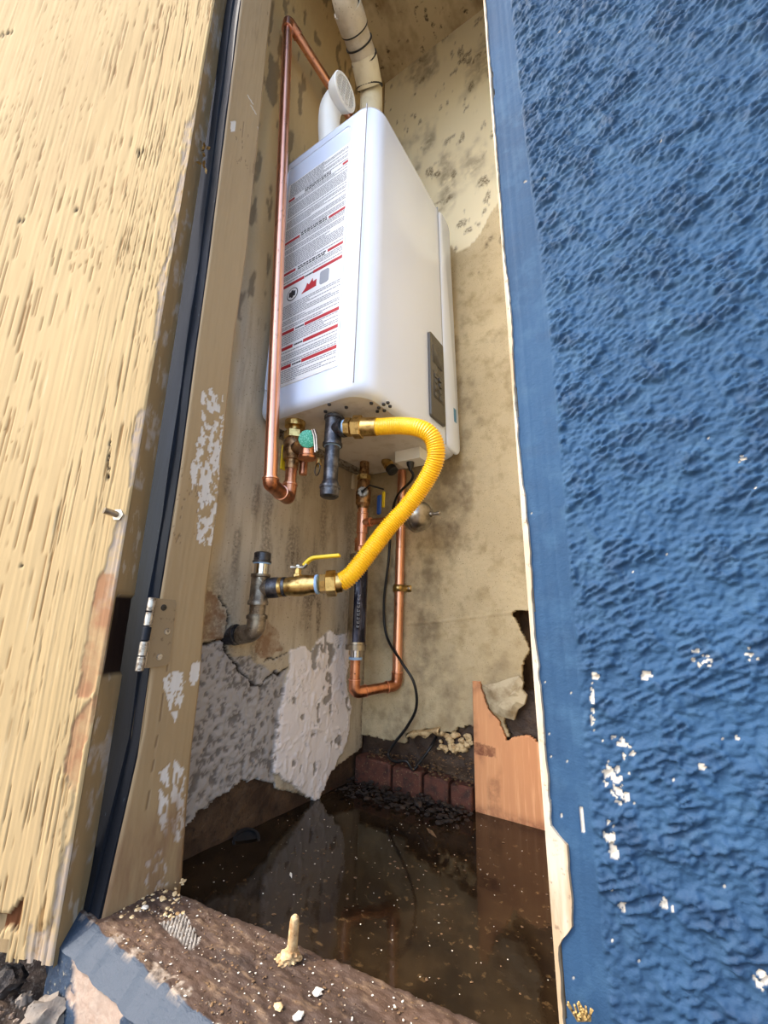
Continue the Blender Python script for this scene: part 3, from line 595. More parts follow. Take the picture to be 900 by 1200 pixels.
# printed label
LY = HY0-.0012; lx0, lx1 = -.620, at((403, 300), 'y', LY)[0]; lz1 = at((408, 168), 'y', LY)[2]; lz0 = at((399, 427), 'y', LY)[2]
mb = MB(); mb.box((lx0, LY, lz0), (lx1, HY0-.0001, lz1)); lab = mb.build('warning_label', M['labelpaper'], wh_, label='white printed instruction label with red bars')
Z = lambda y: float(at((402, y), 'y', LY)[2]-.001)
def q2(mb, xa, xb, za, zb2, d=.0004): mb.box((xa, LY-d, za), (xb, LY+.0001, zb2))
full = [Z(299), Z(358), Z(378), Z(402)]; W_ = lx1-lx0
mb = MB()
for i, z in enumerate(full):
    g0, g1_ = (.42, .56) if i == 0 else (.33, .49)
    for xa, xb in ((lx0+.004, lx0+W_*g0), (lx0+W_*g1_, lx1-.004)): mb = MB(); q2(mb, xa, xb, z-.0035, z+.0035); put(mb.build('red_bar', M['red'], None, 0), wh_)
for y, fr in ((192, .08), (244, .24), (283, .22)):
    z = Z(y)
    for xa, xb in ((lx1-.004-W_*fr, lx1-.004), (lx0+.004, lx0+.004+W_*(fr+.02))): mb = MB(); q2(mb, xa, xb, z-.003, z+.003); put(mb.build('red_bar', M['red'], None, 0), wh_)
pass
mb = MB(); md = MB(); z = lz1-.004
while z > lz0+.004:
    if any(abs(z-f) < .006 for f in full) or (full[0]-.052 < z < full[0]-.004): z -= .0052; continue
    hd = any(abs(z-Z(y)) < .005 for y in (192, 244, 283)); x = lx0+.005
    if hd:
        x = lx0+W_*.30
        while x < lx1-W_*.3: L_ = random.uniform(.003, .009); q2(md, x, x+L_, z-.0016, z+.0014); x += L_+.0018
        z -= .0052; continue
    end = lx1-.005-(random.random() < .2)*random.uniform(.02, .1)
    if z > lz1-.055 and int((z*1000)) % 3 == 0: end = lx0+W_*.6
    while x < end: L_ = random.uniform(.0025, .009); q2(mb, x, min(x+L_, end), z-.0010, z+.0010); x += L_+.0014
    z -= .0042 if random.random() < .85 else .0075
for f in full: 
    x = lx0+W_*(.43 if f == full[0] else .35)
    for _ in range(7): q2(md, x, x+.0025, f-.0018, f+.0018); x += .0034
mb.build('fine_print', M['ink'], wh_, 0, kind='stuff'); md.build('heading_print', M['inkdark'], wh_, 0, kind='stuff')
mb = MB(); zi = full[0]-.028
mb.lathe((lx0+W_*.25, LY+.0001, zi), (0, -1, 0), [(0, .0155), (.0004, .0155)], 28); put(mb.build('round_symbol', M['inkdark'], None, 0), wh_)
mb = MB(); mb.lathe((lx0+W_*.25, LY-.0001, zi), (0, -1, 0), [(0, .0135), (.0006, .0135)], 28); put(mb.build('round_symbol_field', M['labelpaper'], None, 0), wh_)
mb = MB(); mb.box((lx0+W_*.25-.009, LY-.0009, zi-.006), (lx0+W_*.25+.009, LY, zi+.006)); mb.box((lx0+W_*.25-.003, LY-.0009, zi-.009), (lx0+W_*.25+.003, LY, zi+.009)); put(mb.build('symbol_mark', M['inkdark'], None, 0), wh_)
mb = MB(); X = lambda a: lx0+W_*a
mb.prism([(X(.40), LY, zi-.012), (X(.62), LY, zi-.010), (X(.62), LY, zi+.006), (X(.57), LY, zi+.004), (X(.56), LY, zi+.013), (X(.51), LY, zi+.002), (X(.48), LY, zi+.008), (X(.46), LY, zi-.002)], (0, -.0006, 0)); put(mb.build('flame_symbol', M['red'], None, 0), wh_)
mb = MB(); mb.prism([(a, LY, b) for a, b in rrect(X(.67), X(.80), zi-.013, zi+.018, .005)], (0, -.0006, 0)); put(mb.build('tank_symbol', M['seam'], None, 0), wh_)
# controller on the front
CX = HX1+.0076
CX = HX1+.0006
cp_ = pad('control_panel', M['darkgrey'], .722, .786, .752, .958, CX, .006, .006, .002, label='dark grey control panel with display')
ds = pad('display', M['screen'], .732, .777, .885, .930, CX+.0055, .0012, .003, .0005, parent=None); put(ds, cp_)
kp = pad('button_plate', M['screen'], .732, .777, .800, .868, CX+.0055, .0010, .003, .0004, parent=None); put(kp, cp_)
for a in (.738, .758):
    for b in (.806, .822, .838, .852):
        o = pad('button', M['darkgrey'], a, a+.012, b, b+.009, CX+.0062, .0014, .002, .0005, parent=None); put(o, cp_)
mb = MB(); mb.box((HX1+.0015, .835, .79), (HX1+.0030, .848, .825)); mb.build('sticker', M['blueink'], wh_, 0, label='small blue sticker')
# underside details
mb = MB()
for p in ((433, 471), (441, 476), (447, 472), (452, 470), (439, 480), (447, 479), (454, 474), (385, 473), (404, 476), (380, 481)):
    c_ = at(p, 'z', HZ0-.0002); mb.lathe(c_, (0, 0, -1), [(0, .0034), (.003, .0030), (.0032, .001)], 10)
mb.build('screws', M['inkdark'], wh_, kind='stuff')
mb = MB(); mb.box((0, 0, 0), (.016, .014, .016), None, at((383, 489), 'z', HZ0)-np.array([0, 0, .016])); mb.build('bracket', M['hingesteel'], wh_, label='square zinc clip above the gas tee')
mb = MB(); c_ = at((474, 533), 'z', HZ0-.012); mb.box((-.030, -.022, -.014), (.034, .022, .012), None, c_); pb = mb.build('power_box', M['whiteplastic'], wh_, label='small white plastic power inlet box')
mb = MB(); mb.lathe(c_+np.array([0, -.006, -.014]), (0, 0, -1), [(0, .009), (.008, .008), (.014, .005), (.02, .004)], 16); put(mb.build('cable_gland', M['black'], None), pb)
# wall bracket behind
mb = MB(); mb.box((XW+.002, HY0+.04, HZ1-.02), (HX0+.004, HY1-.04, HZ1+.015)); mb.build('wall_bracket', M['hingesteel'], wh_); mb = MB(); mb.box((XW+.002, HY0+.06, HZ0-.012), (HX0+.004, HY1-.06, HZ0+.03)); mb.build('wall_bracket', M['hingesteel'], wh_)

def flare(o):
    if o.type == 'MESH':
        l = wloc(o)
        for v in o.data.vertices:
            y = v.co.y+l.y; t = (HZ1-(v.co.z+l.z))/.67; k = (y-HY0)/(HY1-HY0)
            v.co.y += .030*t*k; v.co.x += .008*t*max(k, 0)
    for c in o.children: flare(c)
flare(wh_)
# ================================================================== VENTS
va = atd((404, 108), .98); vb = np.array([-.545, .555, HZ1-.004])
vt = thing('intake_vent', vb, 'white angled intake vent with round slotted grille on top of the heater', 'vent')
rr_ = ray((400, 108)); rr_ /= np.linalg.norm(rr_); nd = -.62*rr_+.785*(.82*AX[0]+.57*AX[1]); nd /= np.linalg.norm(nd)
path = catmull([vb, va-nd*.040-np.array([.006, -.004, .030]), va-nd*.012], 8)
mb = MB(); mb.tube(path, .0255, 28); mb.build('pipe', M['whiteplastic'], vt)
mb = MB(); mb.lathe(va-nd*.026, nd, [(0, .028), (.004, .032), (.018, .0365), (.027, .0385), (.029, .037), (.029, .031), (.020, .0305)], 36, cap=False); mb.build('collar', M['whiteplastic'], vt)
sx = np.cross(nd, [0, 0, 1]); sx /= np.linalg.norm(sx); sy = np.cross(nd, sx)
mb = MB(); mb.lathe(va-nd*.004, nd, [(0, .0305), (.001, .0305)], 30); mb.build('grille_recess', M['black'], vt)
mb = MB()
for i in range(-4, 5):
    h = math.sqrt(max(.0305**2-(i*.0066)**2, 0)); RR = np.array([sx, sy, nd]).T; mb.box((-h, i*.0066-.0009, -.001), (h, i*.0066+.0009, .0025), RR, va)
for i in (-1, 0, 1):
    h = math.sqrt(.0305**2-(i*.015)**2); mb.box((i*.015-.0014, -h, -.001), (i*.015+.0014, h, .0025), np.array([sx, sy, nd]).T, va)
mb.build('grille', M['whiteplastic'], vt)

e0 = np.array([-.545, .70, HZ1-.005]); pts = [atd((435, 118), 1.15), atd((431, 82), 1.12), atd((418, 42), 1.06), atd((404, 0), 1.0), atd((398, -60), .98)]
ex = thing('exhaust_pipe', e0, 'grey PVC exhaust pipe rising from the heater to the ceiling', 'pipe')
e0 = pts[0]+(pts[0]-pts[1])/np.linalg.norm(pts[0]-pts[1])*.0; base_ = np.array([pts[0][0]-.012, pts[0][1]+.02, HZ1-.004])
top_ = np.array([pts[4][0], pts[4][1], ZC-.002])
mb = MB(); mb.tube(catmull([base_, pts[0], pts[1]], 8), .030, 28); mb.build('pipe', M['pvccream'], ex, label='cream lower pipe length')
mb = MB(); mb.tube(catmull([pts[2], pts[3], pts[4], (pts[4]+top_)/2, top_], 8), .0295, 28); mb.build('pipe', M['pvc'], ex)
def sleeve(a, b, r, m, nm, par, t=.003):
    L_ = np.linalg.norm(b-a); k = MB(); k.lathe(a, b-a, [(0, r-t), (0, r), (.002, r+.0006), (L_-.002, r+.0006), (L_, r), (L_, r-t)], 30, cap=False); return k.build(nm, m, par)
sleeve(pts[0]+(pts[1]-pts[0])*.45, pts[1]+(pts[2]-pts[1])*.35, .0335, M['pvccream'], 'coupling', ex)
mb = MB(); mb.tube(catmull([pts[1]+(pts[2]-pts[1])*.3, pts[1]+(pts[2]-pts[1])*.65, pts[2], pts[2]+(pts[3]-pts[2])*.3], 6), .032, 28); mb.build('elbow', M['pvc'], ex)
sleeve(pts[2]+(pts[3]-pts[2])*.22, pts[2]+(pts[3]-pts[2])*.8, .0345, M['pvc'], 'coupling', ex)
for a, b, f in ((pts[0], pts[1], .44), (pts[1], pts[2], .36), (pts[2], pts[3], .22), (pts[1], pts[2], .80)):
    c_ = a+(b-a)*f; d_ = (b-a)/np.linalg.norm(b-a); mb = MB(); mb.lathe(c_-d_*.0015, d_, [(0, .030), (0, .0352), (.003, .0352), (.003, .030)], 30, cap=False); mb.build('black_seal', M['rubber'], ex, label='black joint seal')

# ================================================================== COPPER RISER AT THE FRONT
B0 = np.array([-.535, .462, zat(-.535, .462, 568)]); T0 = np.array([-.618, .448, zat(-.618, .448, 26)])
VX, VY = -.583, .552; BV = np.array([VX, VY, zat(VX, VY, 590)+.008])
rz = thing('copper_riser', B0, 'copper hot water riser in front of the heater label', 'copper pipe')
EB = np.array([B0[0], B0[1], BV[2]-.002]); rc = .0111
mb = MB(); mb.tube([B0+(T0-B0)*.008, B0+(T0-B0)*.5, T0-(T0-B0)*.01], rc, 24); mb.build('pipe', M['copper'], rz)
mb = MB(); mb.tube(fillet([B0+np.array([0, 0, .012]), EB+np.array([0, 0, .0]), EB+(BV-EB)*.55], .034), .0127, 24); mb.build('elbow', M['copperdark'], rz)
mb = MB(); mb.tube(fillet([EB+(BV-EB)*.5, BV, BV+np.array([0, 0, .034])], .026), .0128, 24); mb.build('elbow', M['copperdark'], rz)
for p, d_ in ((B0+np.array([0, 0, .010]), T0-B0), (EB+(BV-EB)*.52, BV-EB), (BV+np.array([0, 0, .030]), np.array([0, 0, 1.])), (T0-(T0-B0)/np.linalg.norm(T0-B0)*.03, T0-B0)):
    mb = MB(); mb.lathe(p-np.array(d_)/np.linalg.norm(d_)*.002, d_, [(0, .0125), (.0008, .0142), (.0032, .0142), (.004, .0125)], 24); mb.build('joint_ring', M['copper'], rz)
mb = MB(); mb.tube([BV+np.array([0, 0, .03]), np.array([VX, VY, zat(VX, VY, 548)])], rc*.98, 24); mb.build('pipe', M['copperdark'], rz)
T1 = T0+np.array([.030, .0, .0]); T2 = at((388, 103), 'x', -.60)
Tt = np.array([T0[0], T0[1], T0[2]+.006]); dirh = (T2-Tt)/np.linalg.norm(T2-Tt)
mb = MB(); mb.tube(fillet([T0-(T0-B0)/np.linalg.norm(T0-B0)*.03, Tt, Tt+dirh*.032], .02), .0127, 24); mb.build('elbow', M['copper'], rz)
mb = MB(); mb.tube([Tt+dirh*.02, Tt+dirh*.12, Tt+(T2-Tt)*2.0], rc, 24); mb.build('pipe', M['copper'], rz)
mb = MB(); mb.lathe(Tt+dirh*.03, dirh, [(0, .0125), (.0008, .0142), (.0032, .0142), (.004, .0125)], 24); mb.build('joint_ring', M['copper'], rz)

# ---- hot side valve set
hz = lambda py: zat(VX, VY, py)
hv = thing('hot_valve', (VX, VY, hz(548)), 'brass hot outlet valve with green relief disc under the heater', 'valve')
up = (0, 0, 1)
mb = MB(); mb.lathe((VX, VY, hz(550)), up, [(0, .0125), (hz(540)-hz(550), .0135), (hz(540)-hz(550)+.0005, .017), (hz(532)-hz(550), .0195), (hz(520)-hz(550), .0195), (hz(514)-hz(550), .015)], 24); mb.build('body', M['bronze'], hv)
mb = MB(); mb.lathe((VX, VY, hz(515)), up, [(0, .018), (.001, .020), (.015, .020), (.016, .018)], 6, .3); mb.build('hex_nut', M['brass'], hv, angle=20)
mb = MB(); mb.lathe((VX, VY, hz(505)), up, [(0, .012), (HZ0-hz(505)-.012, .012), (HZ0-hz(505)-.011, .020), (HZ0-hz(505), .021)], 24); mb.build('tail_piece', M['brass'], hv)
mb = MB(); mb.box((VX-.026, VY-.006, hz(548)), (VX-.0225, VY+.006, hz(520))); mb.build('handle', M['yellowhandle'], hv, label='yellow lever edge')
RP = at((361, 520), 'y', VY-.02); side = np.array([.92, -.39, 0])
mb = MB(); mb.lathe(np.array([VX, VY, hz(527)]), RP-np.array([VX, VY, hz(527)]), [(0, .012), (.03, .013)], 20); mb.build('side_branch', M['bronze'], hv)
mb = MB(); mb.lathe(RP+np.array([0, 0, -.030]), up, [(0, .0155), (.004, .0165), (.006, .0145), (.028, .0145), (.038, .011)], 24); mb.build('relief_body', M['copperdark'], hv)
fd = np.array([.55, -.80, -.1]); fd /= np.linalg.norm(fd)
mb = MB(); mb.lathe(RP+fd*.012+np.array([.002, 0, .004]), fd, [(0, .0165), (.004, .0168), (.005, .015)], 28); gd = mb.build('disc', M['green'], hv, label='green relief valve disc')
mb = MB(); c_ = RP+fd*.018+np.array([.016, 0, .0]); mb.tube([c_+np.array([-.004, 0, .018]), c_+np.array([.002, 0, .004]), c_+np.array([.008, 0, -.028])], .0022, 10); mb.tube([c_+np.array([.001, 0, .018]), c_+np.array([.007, 0, .004]), c_+np.array([.012, 0, -.026])], .0018, 10); mb.build('release_lever', M['steel'], hv)
rgc = at((372, 550), 'y', VY-.02); th = np.linspace(0, 2*math.pi, 26)
mb = MB(); mb.tube([rgc+np.array([math.cos(t)*.0095, -math.cos(t)*.004, math.sin(t)*.011]) for t in th], .0010, 8, cap=False); mb.build('tag_ring', M['black'], hv)
mb = MB(); mb.lathe(at((374, 540), 'y', VY-.01), (.3, -.4, -.8), [(0, .006), (.012, .0055), (.013, .0035)], 14); mb.build('drain_plug', M['brass'], hv)
mb = MB(); mb.lathe(at((355, 556), 'y', VY+.02), up, [(0, .008), (.035, .008)], 18); mb.build('discharge_stub', M['copperdark'], hv)

# ================================================================== GAS TEE AND DRIP LEG
GX, GY = -.494, .566; gz = lambda py: zat(GX, GY, py)
gt = thing('gas_drip_leg', (GX, GY, gz(583)), 'black iron gas tee with capped drip leg under the heater', 'pipe fitting')
def prof_fit(z0, z1, r, lip=.0022): L_ = z1-z0; return [(0, r), (0, r+lip), (.005, r+lip), (.0065, r), (L_-.0065, r), (L_-.005, r+lip), (L_, r+lip), (L_, r)]
mb = MB(); mb.lathe((GX, GY, gz(523)), up, prof_fit(gz(523), gz(489), .0165), 28); mb.lathe((GX, GY, gz(505)), (1, -.06, 0), [(0, .014), (.022, .0155), (.0225, .0185), (.029, .0185), (.029, .013)], 28); mb.build('tee', M['iron'], gt)
mb = MB(); mb.lathe((GX, GY, gz(572)), up, [(0, .0136), (gz(522)-gz(572), .0136)], 28); mb.build('nipple', M['iron'], gt)
mb = MB(); mb.lathe((GX, GY, gz(524)), up, [(0, .014), (.001, .0158), (.002, .014)], 24); mb.build('sealant_ring', M['tape'], gt, label='pale blue thread sealant')
mb = MB(); mb.lathe((GX, GY, gz(584)), up, [(0, .008), (.0008, .0135), (.004, .0172), (.018, .0176), (.0185, .0192), (.0235, .0192), (.024, .017), (.030, .0155), (.034, .0136)], 28); mb.build('cap', M['iron'], gt)
mb = MB(); mb.lathe((GX, GY, gz(491)), up, [(0, .011), (max(HZ0-gz(491), .002), .011)], 20); mb.build('inlet_stub', M['hingesteel'], gt)

# ================================================================== YELLOW GAS CONNECTOR
gs = thing('gas_hose', atd((513, 530), .62), 'yellow corrugated flexible gas connector curving from the heater to the wall valve', 'hose')
Ts = np.array([GX+.027, GY-.002, gz(505)]); tdir = np.array([1, -.06, .0]); 
cn = np.array([(401, 504, .80), (418, 502, .79), (432, 501, .778), (442, 500, .77)])
K = [atd(p[:2], p[2]) for p in cn]; d0 = K[3]-Ts; d0 /= np.linalg.norm(d0)
mb = MB(); mb.lathe(Ts, d0, [(0, .0145), (.0035, .0145)], 24); mb.build('sealant_ring', M['tape'], gs, label='pale blue thread sealant')
mb = MB(); mb.lathe(Ts+d0*.003, d0, [(0, .0155), (.001, .0175), (.012, .0175), (.013, .0155)], 6); mb.lathe(Ts+d0*.015, d0, [(0, .013), (.004, .013)], 24); mb.build('adapter', M['brass'], gs, angle=20)
L2 = np.linalg.norm(K[3]-Ts); mb = MB(); mb.lathe(Ts+d0*.019, d0, [(0, .0195), (.0015, .0215), (.0175, .0215), (.019, .0195)], 6); mb.build('flare_nut', M['brass'], gs, angle=20)
mb = MB(); mb.lathe(Ts+d0*.037, d0, [(0, .0175), (L2-.037, .0170)], 24); mb.build('ferrule', M['brass'], gs)
K2 = [atd(p[:2], p[2]) for p in ((400, 683, .735), (384, 684, .735), (366, 686, .737))]
path = [K[3]-d0*.006, K[3]+d0*.006]+[atd(p[:2], p[2]) for p in ((470, 499, .76), (492, 502, .745), (506, 512, .74), (511, 530, .74), (507, 548, .745), (494, 571, .755), (476, 595, .76), (456, 617, .76), (432, 648, .745), (412, 673, .735))]+[K2[0]-(K2[0]-K2[1])*.1]
pth = catmull(path, 40); seg_ = np.linalg.norm(np.diff(pth, axis=0), axis=1); s_ = np.concatenate([[0], np.cumsum(seg_)]); Ltot = s_[-1]
sn = np.arange(0, Ltot, .00058); pth = np.stack([np.interp(sn, s_, pth[:, i]) for i in range(3)], 1)
for _ in range(6): pth[1:-1] = (pth[:-2]+pth[1:-1]*2+pth[2:])/4
am = .0003+.0008*sm(sn, .07, .16); rr = .0155+am*np.sin(sn*2*math.pi/.0042)
mb = MB(); mb.tube(pth, rr, 28); mb.build('corrugated_tube', M['yellow'], gs, angle=0).data.shade_smooth()
dn = K2[1]-K2[0]; dn /= np.linalg.norm(dn)
mb = MB(); mb.lathe(K2[0]-dn*.002, dn, [(0, .0165), (.012, .0175)], 24); mb.build('ferrule', M['brass'], gs)
mb = MB(); mb.lathe(K2[0]+dn*.008, dn, [(0, .0195), (.0015, .0225), (.017, .0225), (.0185, .019)], 6, .4); mb.build('flare_nut', M['brass'], gs, angle=20)
mb = MB(); mb.lathe(K2[0]+dn*.026, dn, [(0, .014), (.001, .0168), (.010, .0168), (.014, .014)], 6, .2); mb.build('adapter', M['brass'], gs, angle=20)

# ================================================================== GAS SUPPLY AT THE WALL
TG = atd((304, 690), .745); EG = np.array([TG[0]-.004, TG[1]+.004, zat(TG[0], TG[1], 738)]); WG = at((272, 745), 'x', XW+.004)
VS = K2[0]+dn*.038; ax_ = (VS-TG)/np.linalg.norm(VS-TG); LL = np.linalg.norm(VS-TG)
sp_ = thing('gas_supply', EG, 'galvanised gas supply elbow and tee coming out of the side wall', 'pipe')
zt_, zb__ = zat(TG[0], TG[1], 673), zat(TG[0], TG[1], 709)
mb = MB(); mb.lathe((TG[0], TG[1], zb__), up, [(0, .0135), (0, .0175), (.006, .0175), (.009, .0155), (zt_-zb__-.006, .0155), (zt_-zb__-.004, .017), (zt_-zb__, .017), (zt_-zb__, .012)], 26)
mb.lathe(TG, ax_, [(0, .014), (.018, .0155)], 26); mb.build('tee', M['galv'], sp_)
mb = MB(); mb.lathe(TG+ax_*.016, ax_, [(0, .0155), (.001, .0178), (.014, .0180), (.020, .0172), (.021, .0145), (.026, .0145), (.027, .0172), (.032, .017)], 26); mb.build('union', M['iron'], sp_, label='black iron reducing union')
mb = MB(); mb.lathe((TG[0], TG[1], zt_-.001), up, [(0, .0125), (zat(TG[0], TG[1], 660)-zt_+.002, .0125)], 24); mb.build('nipple', M['chrome'], sp_, label='bright steel nipple under the cap')
z_ = zat(TG[0], TG[1], 661); mb = MB(); mb.lathe((TG[0], TG[1], z_), up, [(0, .013), (0, .0150), (.003, .0150), (.003, .013)], 24); mb.build('sealant_ring', M['tape'], sp_, label='pale blue thread sealant')
mb = MB(); mb.lathe((TG[0], TG[1], z_+.002), up, [(0, .0165), (.003, .0168), (.004, .0148), (.017, .0148), (.019, .012)], 26); mb.build('cap', M['iron'], sp_)
mb = MB(); mb.tube([(TG[0], TG[1], zb__+.002), EG+np.array([0, 0, .016])], .0135, 24); mb.build('nipple', M['galv'], sp_)
mb = MB(); mb.tube(fillet([EG+np.array([0, 0, .026]), EG-np.array([0, 0, .004]), WG*.65+EG*.35-np.array([0, 0, .002])], .024), .0160, 24); mb.lathe(EG+np.array([0, 0, .018]), up, [(0, .016), (0, .0182), (.006, .0182), (.007, .015)], 24); mb.build('elbow', M['galv'], sp_)
mb = MB(); mb.tube([WG*.7+EG*.3, WG+(WG-EG)*.2], .0150, 20); mb.lathe(WG*.75+EG*.25, WG-EG, [(0, .0155), (.001, .018), (.008, .018), (.009, .0155)], 20); mb.build('wall_stub', M['iron'], sp_, label='black stub at the wall')
bv = thing('gas_ball_valve', TG+ax_*.05, 'brass gas ball valve with yellow lever on the wall supply', 'valve')
vl = LL-.032-.003
mb = MB(); mb.lathe(TG+ax_*.031, ax_, [(0, .0145), (.002, .0170), (.010, .0172), (.013, .0150), (vl*.35, .0165), (vl*.55, .0185), (vl*.75, .0180), (vl*.85, .0165), (vl, .0165), (vl+.001, .0145)], 26); mb.build('body', M['brass'], bv)
mb = MB(); mb.lathe(TG+ax_*(.031+vl-.002), ax_, [(0, .0165), (.004, .0170), (.005, .015)], 24); mb.build('sealant_ring', M['tape'], bv, label='pale blue grey thread sealant')
sc_ = TG+ax_*(.031+vl*.5); st_ = np.array([sc_[0], sc_[1], sc_[2]+.014])
mb = MB(); mb.lathe(st_, up, [(0, .009), (.006, .0085), (.007, .006), (.014, .006), (.0145, .0045), (.021, .0045)], 6); mb.build('stem', M['brass'], bv, angle=20)
h0 = st_+np.array([0, 0, .018]); hd_ = ax_*np.array([1, 1, 0]); hd_ /= np.linalg.norm(hd_); hn = np.cross(hd_, up)
def strip(pts, w_, t_):
    P = np.array(pts); T = np.gradient(P, axis=0); T /= np.linalg.norm(T, axis=1)[:, None]; V_ = []
    for p, t in zip(P, T):
        n_ = np.cross(t, hn); V_ += [p+hn*w_+n_*t_, p-hn*w_+n_*t_, p-hn*w_-n_*t_, p+hn*w_-n_*t_]
    return V_, [(4*i+k, 4*i+(k+1) % 4, 4*i+4+(k+1) % 4, 4*i+4+k) for i in range(len(P)-1) for k in range(4)]+[(0, 1, 2, 3), (4*len(P)-4, 4*len(P)-3, 4*len(P)-2, 4*len(P)-1)]
mb = MB(); mb.add(*strip([h0-hd_*.012, h0, h0+hd_*.010, h0+hd_*.016+np.array([0, 0, .006])], .0065, .0014)); mb.build('lever_plate', M['hingesteel'], bv)
e_ = atd((388, 646), .735)-h0; L3 = .052
hp = fillet([h0+hd_*.010+np.array([0, 0, .003]), h0+hd_*.022+np.array([0, 0, .017]), h0+hd_*(.022+L3)+np.array([0, 0, .022])], .01, 6)
mb = MB(); mb.add(*strip(hp, .0068, .0030)); o = mb.build('lever', M['yellowhandle'], bv, label='yellow vinyl lever grip')
bvm = o.modifiers.new('round', 'BEVEL'); bvm.width = .002; bvm.segments = 3
mb = MB(); mb.lathe(h0, up, [(0, .0045), (.004, .0045)], 6); mb.build('stem_nut', M['chrome'], bv, angle=20)

# ================================================================== COLD SIDE: valve, tee, arrestor, filter, loop
CX_, CY_ = -.590, .800; cz_ = lambda py: zat(CX_, CY_, py)
cv = thing('cold_valve', (CX_, CY_, cz_(600)), 'brass cold inlet valve with blue lever behind the drip leg', 'valve')
mb = MB(); mb.lathe((CX_, CY_, cz_(596)), up, [(0, .0130), (.006, .0135), (.012, .018), (cz_(578)-cz_(596), .0185), (cz_(566)-cz_(596), .015), (cz_(560)-cz_(596), .012), (HZ0-cz_(596), .0115)], 24); mb.build('body', M['bronze'], cv)
fd = np.array([.5, -.85, -.05]); fd /= np.linalg.norm(fd); pc = np.array([CX_, CY_, cz_(583)])
mb = MB(); mb.lathe((CX_, CY_, cz_(563)), up, [(0, .015), (.001, .0165), (.012, .0165), (.013, .015)], 6); mb.build('hex_nut', M['brass'], cv, angle=20)
pc = np.array([CX_, CY_, cz_(563)-.034]); mb = MB(); mb.lathe(pc+fd*.012, fd, [(0, .014), (.006, .0138), (.008, .011)], 26); mb.build('cap', M['hingesteel'], cv, label='round steel end cap')
mb = MB(); mb.lathe(pc+fd*.02, fd, [(0, .004), (.004, .0035)], 14); mb.build('stem', M['black'], cv)
hb = at((444, 590), 'y', CY_-.03); mb = MB(); mb.box((-.005, -.003, -.026), (.007, .003, .02), None, hb); o = mb.build('handle', M['bluehandle'], cv, label='blue vinyl lever'); o.modifiers.new('round', 'BEVEL').width = .0025
hb2 = at((445, 587), 'y', CY_+.02)+np.array([.010, 0, .004]); mb = MB(); mb.box((-.003, -.002, -.022), (.005, .002, .018), None, hb2); o = mb.build('handle', M['yellowhandle'], cv, label='yellow lever behind the blue one'); o.modifiers.new('round', 'BEVEL').width = .0015
mb = MB(); mb.tube([pc+fd*.024, pc+fd*.024+np.array([.02, 0, .012]), hb2+np.array([0, 0, .024])], .0022, 8); mb.build('lever_arm', M['black'], cv)
pl_ = at((412, 552), 'z', HZ0); lp = thing('drain_filter', pl_-np.array([0, 0, .06]), 'pale plastic drain plug hanging under the heater behind the drip leg', 'plug')
mb = MB(); mb.lathe(pl_-np.array([0, 0, .0]), (0, 0, -1), [(0, .008), (.014, .008), (.015, .010), (.05, .010), (.052, .0085)], 18); mb.build('plug_body', M['pvc'], lp)
yb0 = at((452, 540), 'z', HZ0); mb = MB(); mb.lathe(yb0, (.55, -.1, -.75), [(0, .012), (.018, .013), (.019, .010), (.030, .010)], 20); cd_ = thing('drain_valve', yb0, 'brass angled drain fitting with black cap beside the power box', 'valve'); mb.build('body', M['brass'], cd_)
mb = MB(); dv = np.array([.55, -.1, -.75]); dv /= np.linalg.norm(dv); mb.lathe(yb0+dv*.028, dv, [(0, .012), (.001, .0135), (.014, .013), (.015, .011)], 18); mb.build('cap', M['black'], cd_)

cl = thing('copper_supply_loop', (CX_, CY_, .16), 'copper cold supply loop with tee and U bend in the closet corner', 'copper pipe')
tz = cz_(613)-.0
fx, fy = -.598, .806; fz = lambda py: zat(fx, fy, py)
mb = MB(); mb.tube([(CX_, CY_, cz_(640)), (CX_, CY_, cz_(594))], .0112, 22); mb.build('pipe', M['copper'], cl)
mb = MB(); mb.lathe((CX_, CY_, tz-.026), up, [(0, .0125), (.001, .014), (.004, .014), (.005, .0127), (.047, .0127), (.048, .014), (.051, .014), (.052, .0125)], 24); mb.lathe((CX_, CY_, tz), (1, 0, 0), [(0, .011), (.02, .0095), (.021, .011), (.026, .011), (.027, .008)], 20); mb.build('tee', M['copper'], cl)
BT = at((489, 612), 'y', CY_-.002); BT[2] = tz
mb = MB(); mb.tube([(CX_+.02, CY_, tz), (BT[0]-.03, CY_, tz)], .0075, 18); mb.build('branch_pipe', M['copperdark'], cl)
mb = MB(); mb.lathe((fx, fy, fz(640)-.012), up, [(0, .013), (.02, .0128), (.021, .0142), (.025, .0142), (.026, .0125), (fz(625)-fz(640), .0125)], 22); mb.build('coupling', M['copperdark'], cl)
bx, by = -.563, YB-.018; bz = lambda py: zat(bx, by, py)
zlo = fz(812); bl_ = np.array([fx, fy, zlo]); br_ = np.array([at((465, 803), 'y', by)[0], by, at((465, 803), 'y', by)[2]]); bt_ = np.array([at((471, 560), 'y', by)[0], by, HZ0-.0])
mb = MB(); mb.tube([(fx, fy, fz(770)), (fx, fy, fz(800))], .0112, 22); mb.build('pipe', M['copperdark'], cl)
hd2 = (br_-bl_)/np.linalg.norm(br_-bl_)
mb = MB(); mb.tube(fillet([bl_+np.array([0, 0, .03]), bl_, bl_+hd2*.03], .02), .0128, 22); mb.build('elbow', M['copperdark'], cl)
mb = MB(); mb.tube([bl_+hd2*.02, br_-hd2*.02], .0112, 22); mb.build('pipe', M['copperdark'], cl)
ud = (bt_-br_)/np.linalg.norm(bt_-br_)
mb = MB(); mb.tube(fillet([br_-hd2*.028, br_, br_+ud*.03], .02), .0128, 22); mb.build('elbow', M['copperdark'], cl)
